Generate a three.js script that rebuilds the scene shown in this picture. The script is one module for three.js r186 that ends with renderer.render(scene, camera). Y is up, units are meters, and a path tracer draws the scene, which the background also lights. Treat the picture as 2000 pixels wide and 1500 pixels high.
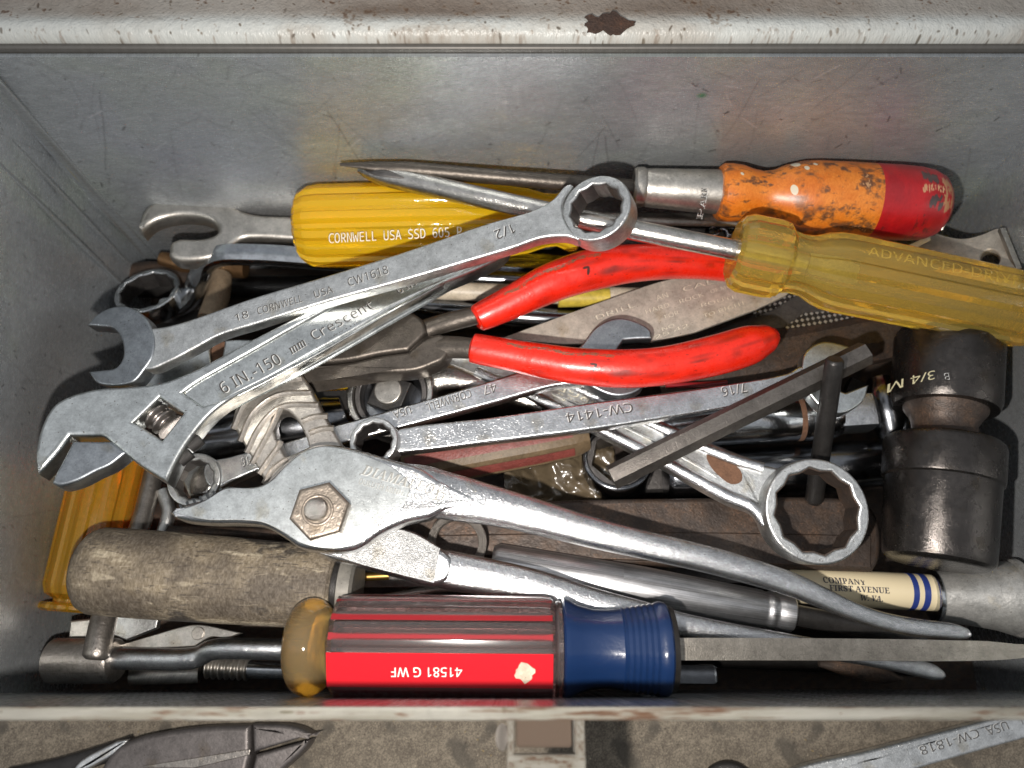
import * as THREE from 'three';
import { toCreasedNormals, mergeGeometries } from 'three/addons/utils/BufferGeometryUtils.js';
import { RoundedBoxGeometry } from 'three/addons/geometries/RoundedBoxGeometry.js';

// ---------- camera, light, exposure ----------
const scene = new THREE.Scene();
const FOC = 1502, TILT = THREE.MathUtils.degToRad(20), EYE = new THREE.Vector3(0, 0.305, 0);
const cT = Math.cos(TILT), sT = Math.sin(TILT);
const camera = new THREE.PerspectiveCamera(2 * Math.atan(750 / FOC) * 180 / Math.PI, 4 / 3, 0.01, 20);
camera.position.copy(EYE);
camera.up.set(0, sT, -cT);
camera.lookAt(0, EYE.y - cT, -sT);
camera.focus = 0.235;
camera.userData.fStop = 11;
scene.add(camera);

// a dim workshop: pale ceiling above, darker walls lower down
{
  const w = 128, h = 64, d = new Float32Array(w * h * 4);
  for (let j = 0; j < h; j++) for (let i = 0; i < w; i++) {
    const el = ((j + 0.5) / h - 0.5) * Math.PI, az = (i + 0.5) / w * 2 * Math.PI;
    const up = Math.max(0, Math.sin(el));
    let b = 0.19 + 0.40 * Math.pow(up, 1.4) + 0.14 * Math.cos(az + 0.6) * Math.cos(el) * (el > 0 ? 1 : 0.3);
    b = Math.max(0.05, b);
    const k = (j * w + i) * 4;
    d[k] = b * 0.97; d[k + 1] = b; d[k + 2] = b * 1.05; d[k + 3] = 1;
  }
  const t = new THREE.DataTexture(d, w, h, THREE.RGBAFormat, THREE.FloatType);
  t.mapping = THREE.EquirectangularReflectionMapping; t.magFilter = THREE.LinearFilter; t.needsUpdate = true;
  scene.background = t; scene.environment = t;
}
// the phone's flash, beside the lens
const flash = new THREE.SpotLight(0xfff8f0, 0.275, 0, 1.2, 0.85, 2);
flash.name = 'phone_flash';
flash.position.set(-0.018, 0.272, 0.02);
flash.target.position.set(0.0, 0, -0.045);
flash.shadow.radius = 0.15;
flash.castShadow = true;
flash.shadow.mapSize.set(2048, 2048);
flash.shadow.camera.near = 0.01; flash.shadow.camera.far = 2;
scene.add(flash, flash.target);

const renderer = new THREE.WebGLRenderer({ antialias: true });
renderer.shadowMap.enabled = true;
renderer.toneMapping = THREE.LinearToneMapping;
renderer.toneMappingExposure = 1.06;

// ---------- helpers ----------
// normals are compared on a grid of hundredths of a unit: enlarge the small tools while they are made
function creased(g, angle) { g.scale(1e4, 1e4, 1e4); const q = toCreasedNormals(g, angle); q.scale(1e-4, 1e-4, 1e-4); return q; }
let seed = 7;
const rnd = () => { seed = (seed * 1664525 + 1013904223) >>> 0; return seed / 4294967296; };
const rr = (a, b) => a + (b - a) * rnd();
const V3 = (x, y, z) => new THREE.Vector3(x, y, z);
const UP = V3(0, 1, 0);
// a point of the photograph (2000 x 1500) at a height above the box floor
function ray(u, v) { const a = (u - 1000) / FOC, t = (750 - v) / FOC; return V3(a, -cT + sT * t, -sT - cT * t); }
function P(u, v, y) { const r = ray(u, v); return EYE.clone().addScaledVector(r, (y - EYE.y) / r.y); }
function S(u, v, y) { return (y - EYE.y) / ray(u, v).y / FOC; }       // metres per photograph pixel there
const used = {};
function numbered(n) { const k = used[n] = (used[n] ?? -1) + 1; return k ? `${n}_${String(k).padStart(3, '0')}` : n; }
function thing(name, label, category, at, group) {
  const o = new THREE.Group(); o.name = numbered(name); o.position.copy(at); scene.add(o);
  o.userData = { label, category }; if (group) o.userData.group = group;
  return o;
}
// a part, its geometry given in the world and moved to its thing
function part(t, name, geo, mat, label, under) {
  const g = geo.index && !geo.attributes.normal ? creased(geo, 0.6) : geo;
  const m = new THREE.Mesh(g, mat); m.name = name; m.castShadow = m.receiveShadow = true;
  g.translate(-t.position.x, -t.position.y, -t.position.z);
  if (label) m.userData.label = label;
  if (under) g.translate(-under.position.x, -under.position.y, -under.position.z);
  (under || t).add(m);
  return m;
}
// a plane through two photographed points at given heights; roll turns it about the line between them
function plane(a, b, roll = 0) {
  const A = P(...a), X = P(...b).sub(A).normalize();
  const N = UP.clone().addScaledVector(X, -UP.dot(X)).normalize();
  if (roll) N.applyAxisAngle(X, roll);
  const W = N.clone().cross(X);
  return { o: A, X, N, W };
}
function tilted(o, X, N) { const x = X.clone().addScaledVector(N, -X.dot(N)).normalize(); return { o, X: x, N, W: N.clone().cross(x) }; }
function onPlane(pl, u, v) {
  const r = ray(u, v), k = pl.o.clone().sub(EYE).dot(pl.N) / r.dot(pl.N);
  const q = EYE.clone().addScaledVector(r, k).sub(pl.o);
  return new THREE.Vector2(q.dot(pl.X), q.dot(pl.W));
}
function fromPlane(pl, x, w, n = 0) { return pl.o.clone().addScaledVector(pl.X, x).addScaledVector(pl.W, w).addScaledVector(pl.N, n); }
// closed outline: [u, v] points joined by a smooth curve, [u, v, 1] are sharp corners
function outline(pl, pts, step = 0.0012) {
  const q = pts.map((p) => onPlane(pl, p[0], p[1])), n = q.length, cs = pts.map((p, i) => p[2] ? i : -1).filter((i) => i >= 0);
  const out = [];
  const run = (list, closed) => {
    if (list.length === 2 && !closed) { out.push(list[0]); return; }
    const c = new THREE.CatmullRomCurve3(list.map((p) => V3(p.x, p.y, 0)), closed, 'centripetal');
    const k = Math.max(3, Math.ceil(c.getLength() / step));
    for (let i = 0; i < k; i++) { const p = c.getPointAt(i / k); out.push(new THREE.Vector2(p.x, p.y)); }
  };
  if (!cs.length) run(q, true);
  else cs.forEach((c, i) => {
    const e = i + 1 < cs.length ? cs[i + 1] : cs[0] + n, list = [];
    for (let k = c; k <= e; k++) list.push(q[k % n]);
    run(list, false);
  });
  return out;
}
function toWorld(geo, pl) { return geo.applyMatrix4(new THREE.Matrix4().makeBasis(pl.X, pl.W, pl.N).setPosition(pl.o)); }
// extrude an outline (2D, on a plane); the top face lies on the plane, or lift above it
// smooth rounded edges that run out into flat top and bottom faces
function flatCaps(g, bev, th, segs) {
  const q = creased(g, 0.7), p = q.attributes.position, n = q.attributes.normal, lo = -bev, hi = th - bev, e = 1e-6;
  for (let i = 0; i < p.count; i += 3) {
    const z = [p.getZ(i), p.getZ(i + 1), p.getZ(i + 2)], top = z.every((v) => Math.abs(v - hi) < e), bot = z.every((v) => Math.abs(v - lo) < e);
    for (let k = 0; k < 3; k++) {
      if (top || (segs > 1 && bev > 0 && !bot && Math.abs(z[k] - hi) < e)) n.setXYZ(i + k, 0, 0, 1);
      else if (bot || (segs > 1 && bev > 0 && Math.abs(z[k] - lo) < e)) n.setXYZ(i + k, 0, 0, -1);
    }
  }
  return q;
}
function slab2(pl, out, th, bev = 0.0006, holes = [], lift = 0, segs = 3) {
  if (THREE.ShapeUtils.area(out) < 0) out = out.slice().reverse();
  const s = new THREE.Shape(out);
  for (const h of holes) s.holes.push(new THREE.Path(THREE.ShapeUtils.area(h) > 0 ? h.slice().reverse() : h));
  const g = new THREE.ExtrudeGeometry(s, { depth: th - 2 * bev, bevelEnabled: bev > 0, bevelThickness: bev, bevelSize: bev, bevelOffset: -bev, bevelSegments: segs, curveSegments: 4 });
  const q = flatCaps(g, bev, th, segs);
  q.translate(0, 0, -th + bev + lift);
  return toWorld(q, pl);
}
const slab = (pl, pts, th, bev, holes = [], lift = 0, segs = 3) => slab2(pl, outline(pl, pts), th, bev, holes.map((h) => outline(pl, h)), lift, segs);
function circle2(cx, cy, r, n = 48, ry = r) { return Array.from({ length: n }, (_, i) => new THREE.Vector2(cx + r * Math.cos(i / n * 2 * Math.PI), cy + ry * Math.sin(i / n * 2 * Math.PI))); }
// twelve-point socket hole
function star12(cx, cy, r, rot = 0) {
  return Array.from({ length: 24 }, (_, i) => { const a = rot + i / 24 * 2 * Math.PI, k = i % 2 ? 0.945 : 1.02; return new THREE.Vector2(cx + k * r * Math.cos(a), cy + k * r * Math.sin(a)); });
}
function hex2(cx, cy, r, rot = 0) { return Array.from({ length: 6 }, (_, i) => new THREE.Vector2(cx + r * Math.cos(rot + i * Math.PI / 3), cy + r * Math.sin(rot + i * Math.PI / 3))); }

// ---- sweeps: stations {p, rx, ry}; section: list of [angle, factor] (0 = towards the viewer's foot, 90 = up) ----
const ROUND = (n = 28) => Array.from({ length: n }, (_, i) => [i / n * 360, 1]);
const POLY = (n, off = 0, per = 4, soft = 0.12) => {
  const out = [];
  for (let i = 0; i < n * per; i++) { const a = i / (n * per) * 360, loc = ((a) % (360 / n)) - 180 / n; out.push([a + off, (1 - soft) * Math.cos(Math.PI / n) / Math.cos(loc * Math.PI / 180) + soft * Math.cos(Math.PI / n * 0.45)]); }
  return out;
};
const FLUTE = (n, depth, per = 6, off = 0) => Array.from({ length: n * per }, (_, i) => { const f = (i % per) / per; return [i / (n * per) * 360 + off, 1 - depth * (f < 0.34 ? 1 : f < 0.5 ? 0.4 : 0)]; });
function sweep(st, o = {}) {
  const sec = o.sec || ROUND(), open = !!o.open, n = sec.length, pos = [], uv = [], idx = [];
  let arc = 0;
  const rAv = Math.max(...st.map((s) => s.rx));
  st.forEach((s, i) => {
    const a = st[Math.max(0, i - 1)].p, b = st[Math.min(st.length - 1, i + 1)].p;
    let T = b.clone().sub(a); if (T.lengthSq() < 1e-14) T = st[st.length - 1].p.clone().sub(st[0].p); T.normalize();
    const up = o.up || UP;
    const L = T.clone().cross(up).normalize(), U = L.clone().cross(T);
    if (i) arc += s.p.distanceTo(st[i - 1].p) + Math.abs(s.rx - st[i - 1].rx);
    for (let k = 0; k <= (open ? n - 1 : n); k++) {
      const [deg, f] = sec[k % n], th = deg * Math.PI / 180 + (s.tw || 0);
      const q = s.p.clone().addScaledVector(L, Math.cos(th) * f * s.rx).addScaledVector(U, Math.sin(th) * f * s.ry);
      pos.push(q.x, q.y, q.z); uv.push(arc, (k === n ? sec[0][0] + 360 : deg) / 360 * 2 * Math.PI * rAv);
    }
  });
  const m = open ? n : n + 1;
  for (let i = 0; i + 1 < st.length; i++) for (let k = 0; k + 1 < m; k++) {
    const a = i * m + k, b = a + 1, c = a + m, d = c + 1;
    idx.push(a, c, b, b, c, d);
  }
  if (!open) for (const [i, flip] of [[0, 1], [st.length - 1, 0]]) if (st[i].rx > 1e-5) {
    const c = pos.length / 3, s = st[i]; pos.push(s.p.x, s.p.y, s.p.z); uv.push(i ? arc : 0, 0);
    for (let k = 0; k + 1 < m; k++) flip ? idx.push(c, i * m + k, i * m + k + 1) : idx.push(c, i * m + k + 1, i * m + k);
  }
  const g = new THREE.BufferGeometry();
  g.setAttribute('position', new THREE.Float32BufferAttribute(pos, 3));
  g.setAttribute('uv', new THREE.Float32BufferAttribute(uv, 2));
  // the winding follows from the frame; turn it round if it came out inward
  g.setIndex(idx);
  const out = creased(g, o.crease ?? 0.6);
  return out;
}
// along photographed points [u, v, y, half width px, half height px]
function pxSweep(list, o = {}) {
  let rows = list.map(([u, v, y, r, q]) => { const s = S(u, v, y); return { p: P(u, v, y), rx: r * s, ry: (q ?? r) * s }; });
  const sub = o.sub ?? 6;
  if (sub > 1 && rows.length > 2) {
    const c = new THREE.CatmullRomCurve3(rows.map((r) => r.p), false, 'centripetal');
    const cr = new THREE.CatmullRomCurve3(rows.map((r) => V3(r.rx, r.ry, 0)), false, 'catmullrom', 0.3);
    const out = [], n = (rows.length - 1) * sub;
    for (let i = 0; i <= n; i++) { const q = cr.getPoint(i / n); out.push({ p: c.getPoint(i / n), rx: Math.max(1e-6, q.x), ry: Math.max(1e-6, q.y) }); }
    rows = out;
  }
  return sweep(rows, o);
}
// turned along a straight axis between two photographed points: [t, radius px]
function turned(a, b, prof, o = {}) {
  const A = P(...a), B = P(...b), sa = S(...a), sb = S(...b);
  return sweep(prof.map(([t, r, q]) => { const s = sa + (sb - sa) * t; return { p: A.clone().lerp(B, t), rx: Math.max(1e-6, r * s), ry: Math.max(1e-6, (q ?? r) * s) }; }), o);
}
// hollow tube about an axis (world points)
function tube3(A, B, ro, ri, seg = 40, bev = 0.0006, X = null) {
  const N = B.clone().sub(A).normalize();
  let x = X || (Math.abs(N.x) < 0.8 ? V3(1, 0, 0) : V3(0, 0, 1));
  const pl = tilted(B, x, N), th = A.distanceTo(B);
  return slab2(pl, circle2(0, 0, ro, seg), th, bev, [circle2(0, 0, ri, seg)]);
}

// ---------- textures ----------
function tileNoise(n, cells, rng) {        // periodic value noise, cells per side
  const g = new Float32Array(cells * cells).map(() => rng()), out = new Float32Array(n * n);
  const sm = (t) => t * t * (3 - 2 * t);
  for (let j = 0; j < n; j++) for (let i = 0; i < n; i++) {
    const x = i / n * cells, y = j / n * cells, x0 = Math.floor(x), y0 = Math.floor(y), fx = sm(x - x0), fy = sm(y - y0), x1 = (x0 + 1) % cells, y1 = (y0 + 1) % cells;
    out[j * n + i] = (g[y0 * cells + x0] * (1 - fx) + g[y0 * cells + x1] * fx) * (1 - fy) + (g[y1 * cells + x0] * (1 - fx) + g[y1 * cells + x1] * fx) * fy;
  }
  return out;
}
function fbm(n, base, oct, fall = 0.55) { const o = new Float32Array(n * n); let a = 1, s = 0; for (let k = 0; k < oct; k++) { const t = tileNoise(n, Math.min(base << k, n), rnd); for (let i = 0; i < o.length; i++) o[i] += a * t[i]; s += a; a *= fall; } return o.map((x) => x / s); }
function dataTex(n, f, srgb, size, size2 = size) {
  const d = new Uint8Array(n * n * 4);
  for (let i = 0; i < n * n; i++) { const c = f(i); d[i * 4] = c[0]; d[i * 4 + 1] = c[1]; d[i * 4 + 2] = c[2]; d[i * 4 + 3] = 255; }
  const t = new THREE.DataTexture(d, n, n); t.wrapS = t.wrapT = THREE.RepeatWrapping; t.magFilter = THREE.LinearFilter; t.minFilter = THREE.LinearMipmapLinearFilter; t.generateMipmaps = true;
  if (srgb) t.colorSpace = THREE.SRGBColorSpace;
  t.repeat.set(1 / size, 1 / size2); t.needsUpdate = true; return t;
}
function canvasTex(w, h, draw, srgb = true) {
  const c = document.createElement('canvas'); c.width = w; c.height = h; const x = c.getContext('2d'); draw(x, w, h);
  const t = new THREE.CanvasTexture(c); if (srgb) t.colorSpace = THREE.SRGBColorSpace; t.wrapS = t.wrapT = THREE.RepeatWrapping; return t;
}
function withRepeat(t, a, b) { const c = t.clone(); c.repeat.set(1 / a, 1 / b); c.needsUpdate = true; return c; }
const clamp = (x) => Math.max(0, Math.min(255, x));
const mixc = (a, b, t) => a.map((x, i) => x + (b[i] - x) * t);
const sstep = (a, b, x) => { const t = Math.max(0, Math.min(1, (x - a) / (b - a))); return t * t * (3 - 2 * t); };

const nA = fbm(512, 8, 5), nB = fbm(512, 24, 4, 0.7), nC = fbm(512, 90, 2, 0.8), nD = fbm(512, 4, 6, 0.6);
const T = {};
T.pebble = dataTex(512, (i) => { const v = clamp(255 * (0.5 + 1.3 * (nC[i] - 0.5) + 0.35 * (nB[i] - 0.5))); return [v, v, v]; }, false, 0.034);
T.fine = withRepeat(T.pebble, 0.016, 0.016); T.grain = withRepeat(T.pebble, 0.021, 0.021);
T.lump = dataTex(512, (i) => { const v = clamp(255 * (0.5 + 1.4 * (nB[i] - 0.5) + 0.5 * (nC[i] - 0.5))); return [v, v, v]; }, false, 0.05);
// scuffed metal: fine scratches, smudges, darker specks
T.wear = canvasTex(1024, 1024, (x, w, h) => {
  const im = x.createImageData(w, h);
  for (let j = 0; j < h; j++) for (let i = 0; i < w; i++) { const k = (j & 511) * 512 + (i & 511), v = 224 + 60 * (nA[k] - 0.5) + 46 * (nB[k] - 0.5) + 34 * (nC[k] - 0.5), q = 10 * sstep(0.55, 0.75, nD[k]); im.data.set([clamp(v), clamp(v - q * 0.5), clamp(v - q * 1.4), 255], (j * w + i) * 4); }
  x.putImageData(im, 0, 0);
  for (let k = 0; k < 620; k++) { const a = rr(0, 6.3), l = rr(6, 90) * rnd(), px = rr(0, w), py = rr(0, h), dark = rnd() < 0.6; x.strokeStyle = dark ? `rgba(70,66,60,${rr(0.1, 0.4)})` : `rgba(255,255,255,${rr(0.1, 0.45)})`; x.lineWidth = rr(0.6, 1.6); x.beginPath(); x.moveTo(px, py); x.lineTo(px + l * Math.cos(a), py + l * Math.sin(a)); x.stroke(); }
  for (let k = 0; k < 420; k++) { x.fillStyle = `rgba(60,45,32,${rr(0.15, 0.6)})`; x.beginPath(); x.arc(rr(0, w), rr(0, h), rr(0.6, 2.6) * (rnd() < 0.05 ? 2 : 1), 0, 7); x.fill(); }
}); T.wear.repeat.set(1 / 0.07, 1 / 0.07);
T.brush = dataTex(512, (i) => { const y = i >> 9, x = i & 511, k = (y * 512 + (x >> 4)); const v = clamp(205 + 90 * (nC[(y * 512 + ((x >> 5) & 511)) % 262144] - 0.5) + 60 * (nA[i] - 0.5)); return [v, v, v]; }, true, 0.05, 0.02);
T.rust = dataTex(512, (i) => { const a = sstep(0.35, 0.7, nA[i] * 0.6 + nB[i] * 0.4), b = sstep(0.5, 0.62, nD[i] * 0.5 + nC[i] * 0.5); let c = mixc([88, 80, 75], [104, 88, 76], a); c = mixc(c, [66, 56, 50], b * 0.8); c = mixc(c, [128, 96, 74], 0.7 * sstep(0.64, 0.74, nC[i] * 0.6 + nA[i] * 0.4)); return c.map((v) => clamp(v + 50 * (nC[i] - 0.5))); }, true, 0.05);
T.rough = dataTex(512, (i) => { const v = clamp(150 + 190 * (nA[i] - 0.5) + 150 * (nB[i] - 0.5)); return [v, v, v]; }, false, 0.045);
T.wood = canvasTex(1024, 512, (x, w, h) => {
  const im = x.createImageData(w, h);
  for (let j = 0; j < h; j++) for (let i = 0; i < w; i++) { const a = nA[(j & 511) * 512 + ((i >> 2) & 511)], b = nC[((j * 2) & 511) * 512 + ((i >> 2) & 511)], d = nD[(j & 511) * 512 + ((i >> 1) & 511)], e = nC[(j & 511) * 512 + (i & 511)]; let c = mixc([98, 88, 76], [186, 170, 142], sstep(0.3, 0.7, a * 0.5 + d * 0.5)); c = mixc(c, [78, 70, 62], 0.75 * sstep(0.52, 0.7, b * 0.6 + d * 0.4)); c = mixc(c, [58, 53, 49], 0.85 * sstep(0.5, 0.6, d)); c = mixc(c, [196, 184, 160], 0.7 * sstep(0.56, 0.66, nB[((j + 90) & 511) * 512 + ((i >> 2) & 511)] * 0.5 + a * 0.5)); im.data.set([...c.map((v) => clamp(v + 60 * (e - 0.5))), 255], (j * w + i) * 4); }
  x.putImageData(im, 0, 0);
  x.fillStyle = 'rgba(168,108,62,.55)'; for (let k = 0; k < 26; k++) { x.beginPath(); x.ellipse(rr(300, 460), rr(100, 150), rr(6, 34), rr(2, 9), 0, 0, 7); x.fill(); }
  for (let k = 0; k < 160; k++) { x.strokeStyle = rnd() < 0.6 ? `rgba(50,42,36,${rr(0.2, 0.55)})` : `rgba(226,214,190,${rr(0.2, 0.5)})`; x.lineWidth = rr(0.7, 2); const px = rr(0, w), py = rr(0, h), l = rr(8, 70); x.beginPath(); x.moveTo(px, py); x.lineTo(px + l, py + rr(-5, 5)); x.stroke(); }
}); T.wood.repeat.set(1 / 0.1, 1 / 0.085);
T.concrete = canvasTex(1024, 1024, (x, w, h) => {
  const im = x.createImageData(w, h);
  for (let j = 0; j < h; j++) for (let i = 0; i < w; i++) { const k = (j & 511) * 512 + (i & 511), v = nA[k] * 0.15 + nB[k] * 0.3 + nC[((j * 2) & 511) * 512 + ((i * 2) & 511)] * 0.55; let c = mixc(mixc([80, 73, 64], [126, 117, 103], sstep(0.28, 0.72, v)), [64, 60, 54], 0.6 * sstep(0.5, 0.62, nD[k])); im.data.set([...c.map((q) => clamp(q)), 255], (j * w + i) * 4); }
  x.putImageData(im, 0, 0);
  for (let k = 0; k < 600; k++) { const b = rnd(); x.fillStyle = b < 0.4 ? `rgba(45,38,32,${rr(0.2, 0.6)})` : b < 0.8 ? `rgba(196,184,158,${rr(0.2, 0.6)})` : `rgba(150,120,60,${rr(0.2, 0.5)})`; x.beginPath(); x.ellipse(rr(0, w), rr(0, h), rr(0.8, 4), rr(0.8, 3), rr(0, 3), 0, 7); x.fill(); }
}); T.concrete.repeat.set(1 / 0.12, 1 / 0.12);
// scuffed grey sheet metal of the box, stretched over each wall
function sheetTex(w, h, blots) {
  return canvasTex(w, h, (x) => {
    const im = x.createImageData(w, h);
    for (let j = 0; j < h; j++) for (let i = 0; i < w; i++) { const a = nA[((j >> 1) & 511) * 512 + ((i >> 1) & 511)], d = nD[((j >> 1) & 511) * 512 + ((i >> 2) & 511)], e = nC[(j & 511) * 512 + ((i >> 1) & 511)], v = 182 + 44 * (d - 0.5) + 26 * (a - 0.5) + 22 * (e - 0.5), g = sstep(0.5, 0.75, a); im.data.set([clamp(v - 3 - 2 * g), clamp(v + 1), clamp(v + 3 - 7 * g), 255], (j * w + i) * 4); }
    x.putImageData(im, 0, 0);
    for (const [cx, cy, rx, ry, col] of blots) { const g = x.createRadialGradient(0, 0, 0, 0, 0, 1); g.addColorStop(0, col); g.addColorStop(1, col.replace(/[\d.]+\)$/, '0)')); x.save(); x.translate(cx * w, cy * h); x.scale(rx * w, ry * h); x.fillStyle = g; x.beginPath(); x.arc(0, 0, 1, 0, 7); x.fill(); x.restore(); }
    for (let k = 0; k < 330; k++) { const px = rr(0, w), py = h * Math.pow(rnd(), 0.7), a = Math.PI / 2 + rr(-1.1, 1.1), l = rr(2, 11); x.strokeStyle = `rgba(44,42,40,${rr(0.15, 0.6)})`; x.lineWidth = rr(0.7, 2.2); x.beginPath(); x.moveTo(px, py); x.lineTo(px + l * Math.cos(a), py + l * Math.sin(a)); x.stroke(); }
    for (let k = 0; k < 60; k++) { let px = rr(0, w), py = rr(0, h * 0.7), a = Math.PI / 2 + rr(-0.5, 0.5); x.strokeStyle = `rgba(72,70,70,${rr(0.06, 0.26)})`; x.lineWidth = rr(0.8, 2); x.beginPath(); x.moveTo(px, py); const n = rr(4, 14); for (let s = 0; s < n; s++) { a += rr(-0.04, 0.04); px += 12 * Math.cos(a); py += 12 * Math.sin(a); x.lineTo(px, py); } x.stroke(); }
    for (let k = 0; k < 1400; k++) { const px = rr(0, w), py = rr(0, h), a = rr(-0.5, 0.5) + (rnd() < 0.5 ? 0.9 : 2.2), l = rr(8, 60), g = rnd() < 0.5 ? 90 : 225; x.strokeStyle = `rgba(${g},${g},${g},${rr(0.03, 0.13)})`; x.lineWidth = rr(0.6, 3); x.beginPath(); x.moveTo(px, py); x.lineTo(px + l * Math.cos(a), py + l * Math.sin(a)); x.stroke(); }
    for (let k = 0; k < 150; k++) { const px = rr(0, w), py = rr(0, h), a = rr(0, 6.3), l = rr(3, 30); x.strokeStyle = `rgba(232,232,236,${rr(0.15, 0.6)})`; x.lineWidth = rr(0.6, 1.6); x.beginPath(); x.moveTo(px, py); x.lineTo(px + l * Math.cos(a), py + l * Math.sin(a)); x.stroke(); }
  });
}
T.paint = canvasTex(2048, 512, (x, w, h) => {
  const im = x.createImageData(w, h);
  for (let j = 0; j < h; j++) for (let i = 0; i < w; i++) { const a = nA[(j & 511) * 512 + ((i >> 1) & 511)], b = nB[(j & 511) * 512 + (i & 511)], c2 = nC[(j & 511) * 512 + (i & 511)], d = nD[(j & 511) * 512 + ((i >> 2) & 511)]; let c = mixc([226, 224, 214], [206, 198, 184], sstep(0.4, 0.7, a)); c = mixc(c, [150, 132, 112], 0.75 * sstep(0.56, 0.72, d * 0.5 + b * 0.3 + c2 * 0.2)); c = mixc(c, [104, 78, 58], 0.8 * sstep(0.66, 0.76, b * 0.5 + c2 * 0.5)); im.data.set([...c.map((q) => clamp(q + 14 * (c2 - 0.5))), 255], (j * w + i) * 4); }
  x.putImageData(im, 0, 0);
  for (let k = 0; k < 300; k++) { x.fillStyle = `rgba(${rr(60, 110)},${rr(40, 60)},${rr(28, 44)},${rr(0.3, 0.9)})`; x.beginPath(); x.ellipse(rr(0, w), rr(0, h), rr(1, 5), rr(1, 3.4), rr(0, 3), 0, 7); x.fill(); }
}); T.paint.repeat.set(1 / 0.34, 1 / 0.085);
// the lid edge: dirt settled in its groove
T.lid = canvasTex(2048, 512, (x, w, h) => {
  const im = x.createImageData(w, h);
  for (let j = 0; j < h; j++) for (let i = 0; i < w; i++) { const a = nA[(j & 511) * 512 + ((i >> 1) & 511)], b = nB[(j & 511) * 512 + (i & 511)], c2 = nC[(j & 511) * 512 + (i & 511)], d = nD[((j >> 1) & 511) * 512 + ((i >> 2) & 511)], zz = (1 - j / h) * 100, band = sstep(8, 13, zz) * (1 - sstep(20, 27, zz)); let c = mixc([226, 226, 220], [208, 202, 192], sstep(0.4, 0.7, a)); c = mixc(c, [142, 128, 116], band * (0.6 + 0.5 * sstep(0.35, 0.62, d))); c = mixc(c, [122, 100, 80], (0.25 + 0.75 * band) * 0.9 * sstep(0.53, 0.68, d * 0.4 + b * 0.35 + c2 * 0.25)); c = mixc(c, [96, 70, 52], 0.8 * (0.3 + 0.7 * band) * sstep(0.64, 0.74, b * 0.5 + c2 * 0.5)); im.data.set([...c.map((q) => clamp(q + 16 * (c2 - 0.5))), 255], (j * w + i) * 4); }
  x.putImageData(im, 0, 0);
  for (let k = 0; k < 520; k++) { const lowEdge = rnd() < 0.3, y = lowEdge ? h * (1 - rr(0.02, 0.06)) : h * rr(0.62, 0.95), sh = rr(0.75, 1.2); x.fillStyle = `rgba(${92 * sh},${76 * sh},${60 * sh},${rr(0.2, 0.75)})`; x.beginPath(); x.ellipse(rr(0, w), y, rr(0.8, 3.4) * (rnd() < 0.08 ? 2 : 1), rr(0.8, 2), rr(0, 3), 0, 7); x.fill(); }
}); T.lid.repeat.set(1 / 0.42, 1 / 0.1);
// the rolled front rim: paint rubbed through to rust along its crown (across = round the roll)
T.rim = canvasTex(128, 2048, (x, w, h) => {
  const im = x.createImageData(w, h);
  for (let j = 0; j < h; j++) for (let i = 0; i < w; i++) { const a = nA[((j >> 1) & 511) * 512 + ((i * 2) & 511)], b = nB[((j >> 1) & 511) * 512 + ((i * 3) & 511)]; let c = mixc([214, 212, 204], [188, 184, 172], sstep(0.35, 0.7, a)); c = mixc(c, [126, 88, 66], 0.85 * sstep(0.56, 0.66, b * 0.5 + a * 0.5)); im.data.set([...c.map(clamp), 255], (j * w + i) * 4); }
  x.putImageData(im, 0, 0);
  for (let k = 0; k < 70; k++) { x.fillStyle = `rgba(${rr(90, 130)},${rr(58, 84)},${rr(44, 60)},${rr(0.2, 0.7)})`; x.beginPath(); x.ellipse(w * (0.5 + 0.5 * rnd()), rr(0, h), rr(1, 6), rr(1, 14) * rnd(), 0, 0, 7); x.fill(); }
});
T.knurl = canvasTex(256, 256, (x, w, h) => { x.fillStyle = '#1a1817'; x.fillRect(0, 0, w, h); x.strokeStyle = '#fff'; x.fillStyle = '#e8e6e2'; for (let i = 0; i < 4; i++) for (let j = 0; j < 4; j++) { x.save(); x.translate((i + 0.5) * 64, (j + 0.5) * 64); x.beginPath(); x.moveTo(-24, 0); x.lineTo(0, -24); x.lineTo(24, 0); x.lineTo(0, 24); x.fill(); x.restore(); } }, false);
T.knurl.repeat.set(1 / 0.008, 1 / 0.008);
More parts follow.
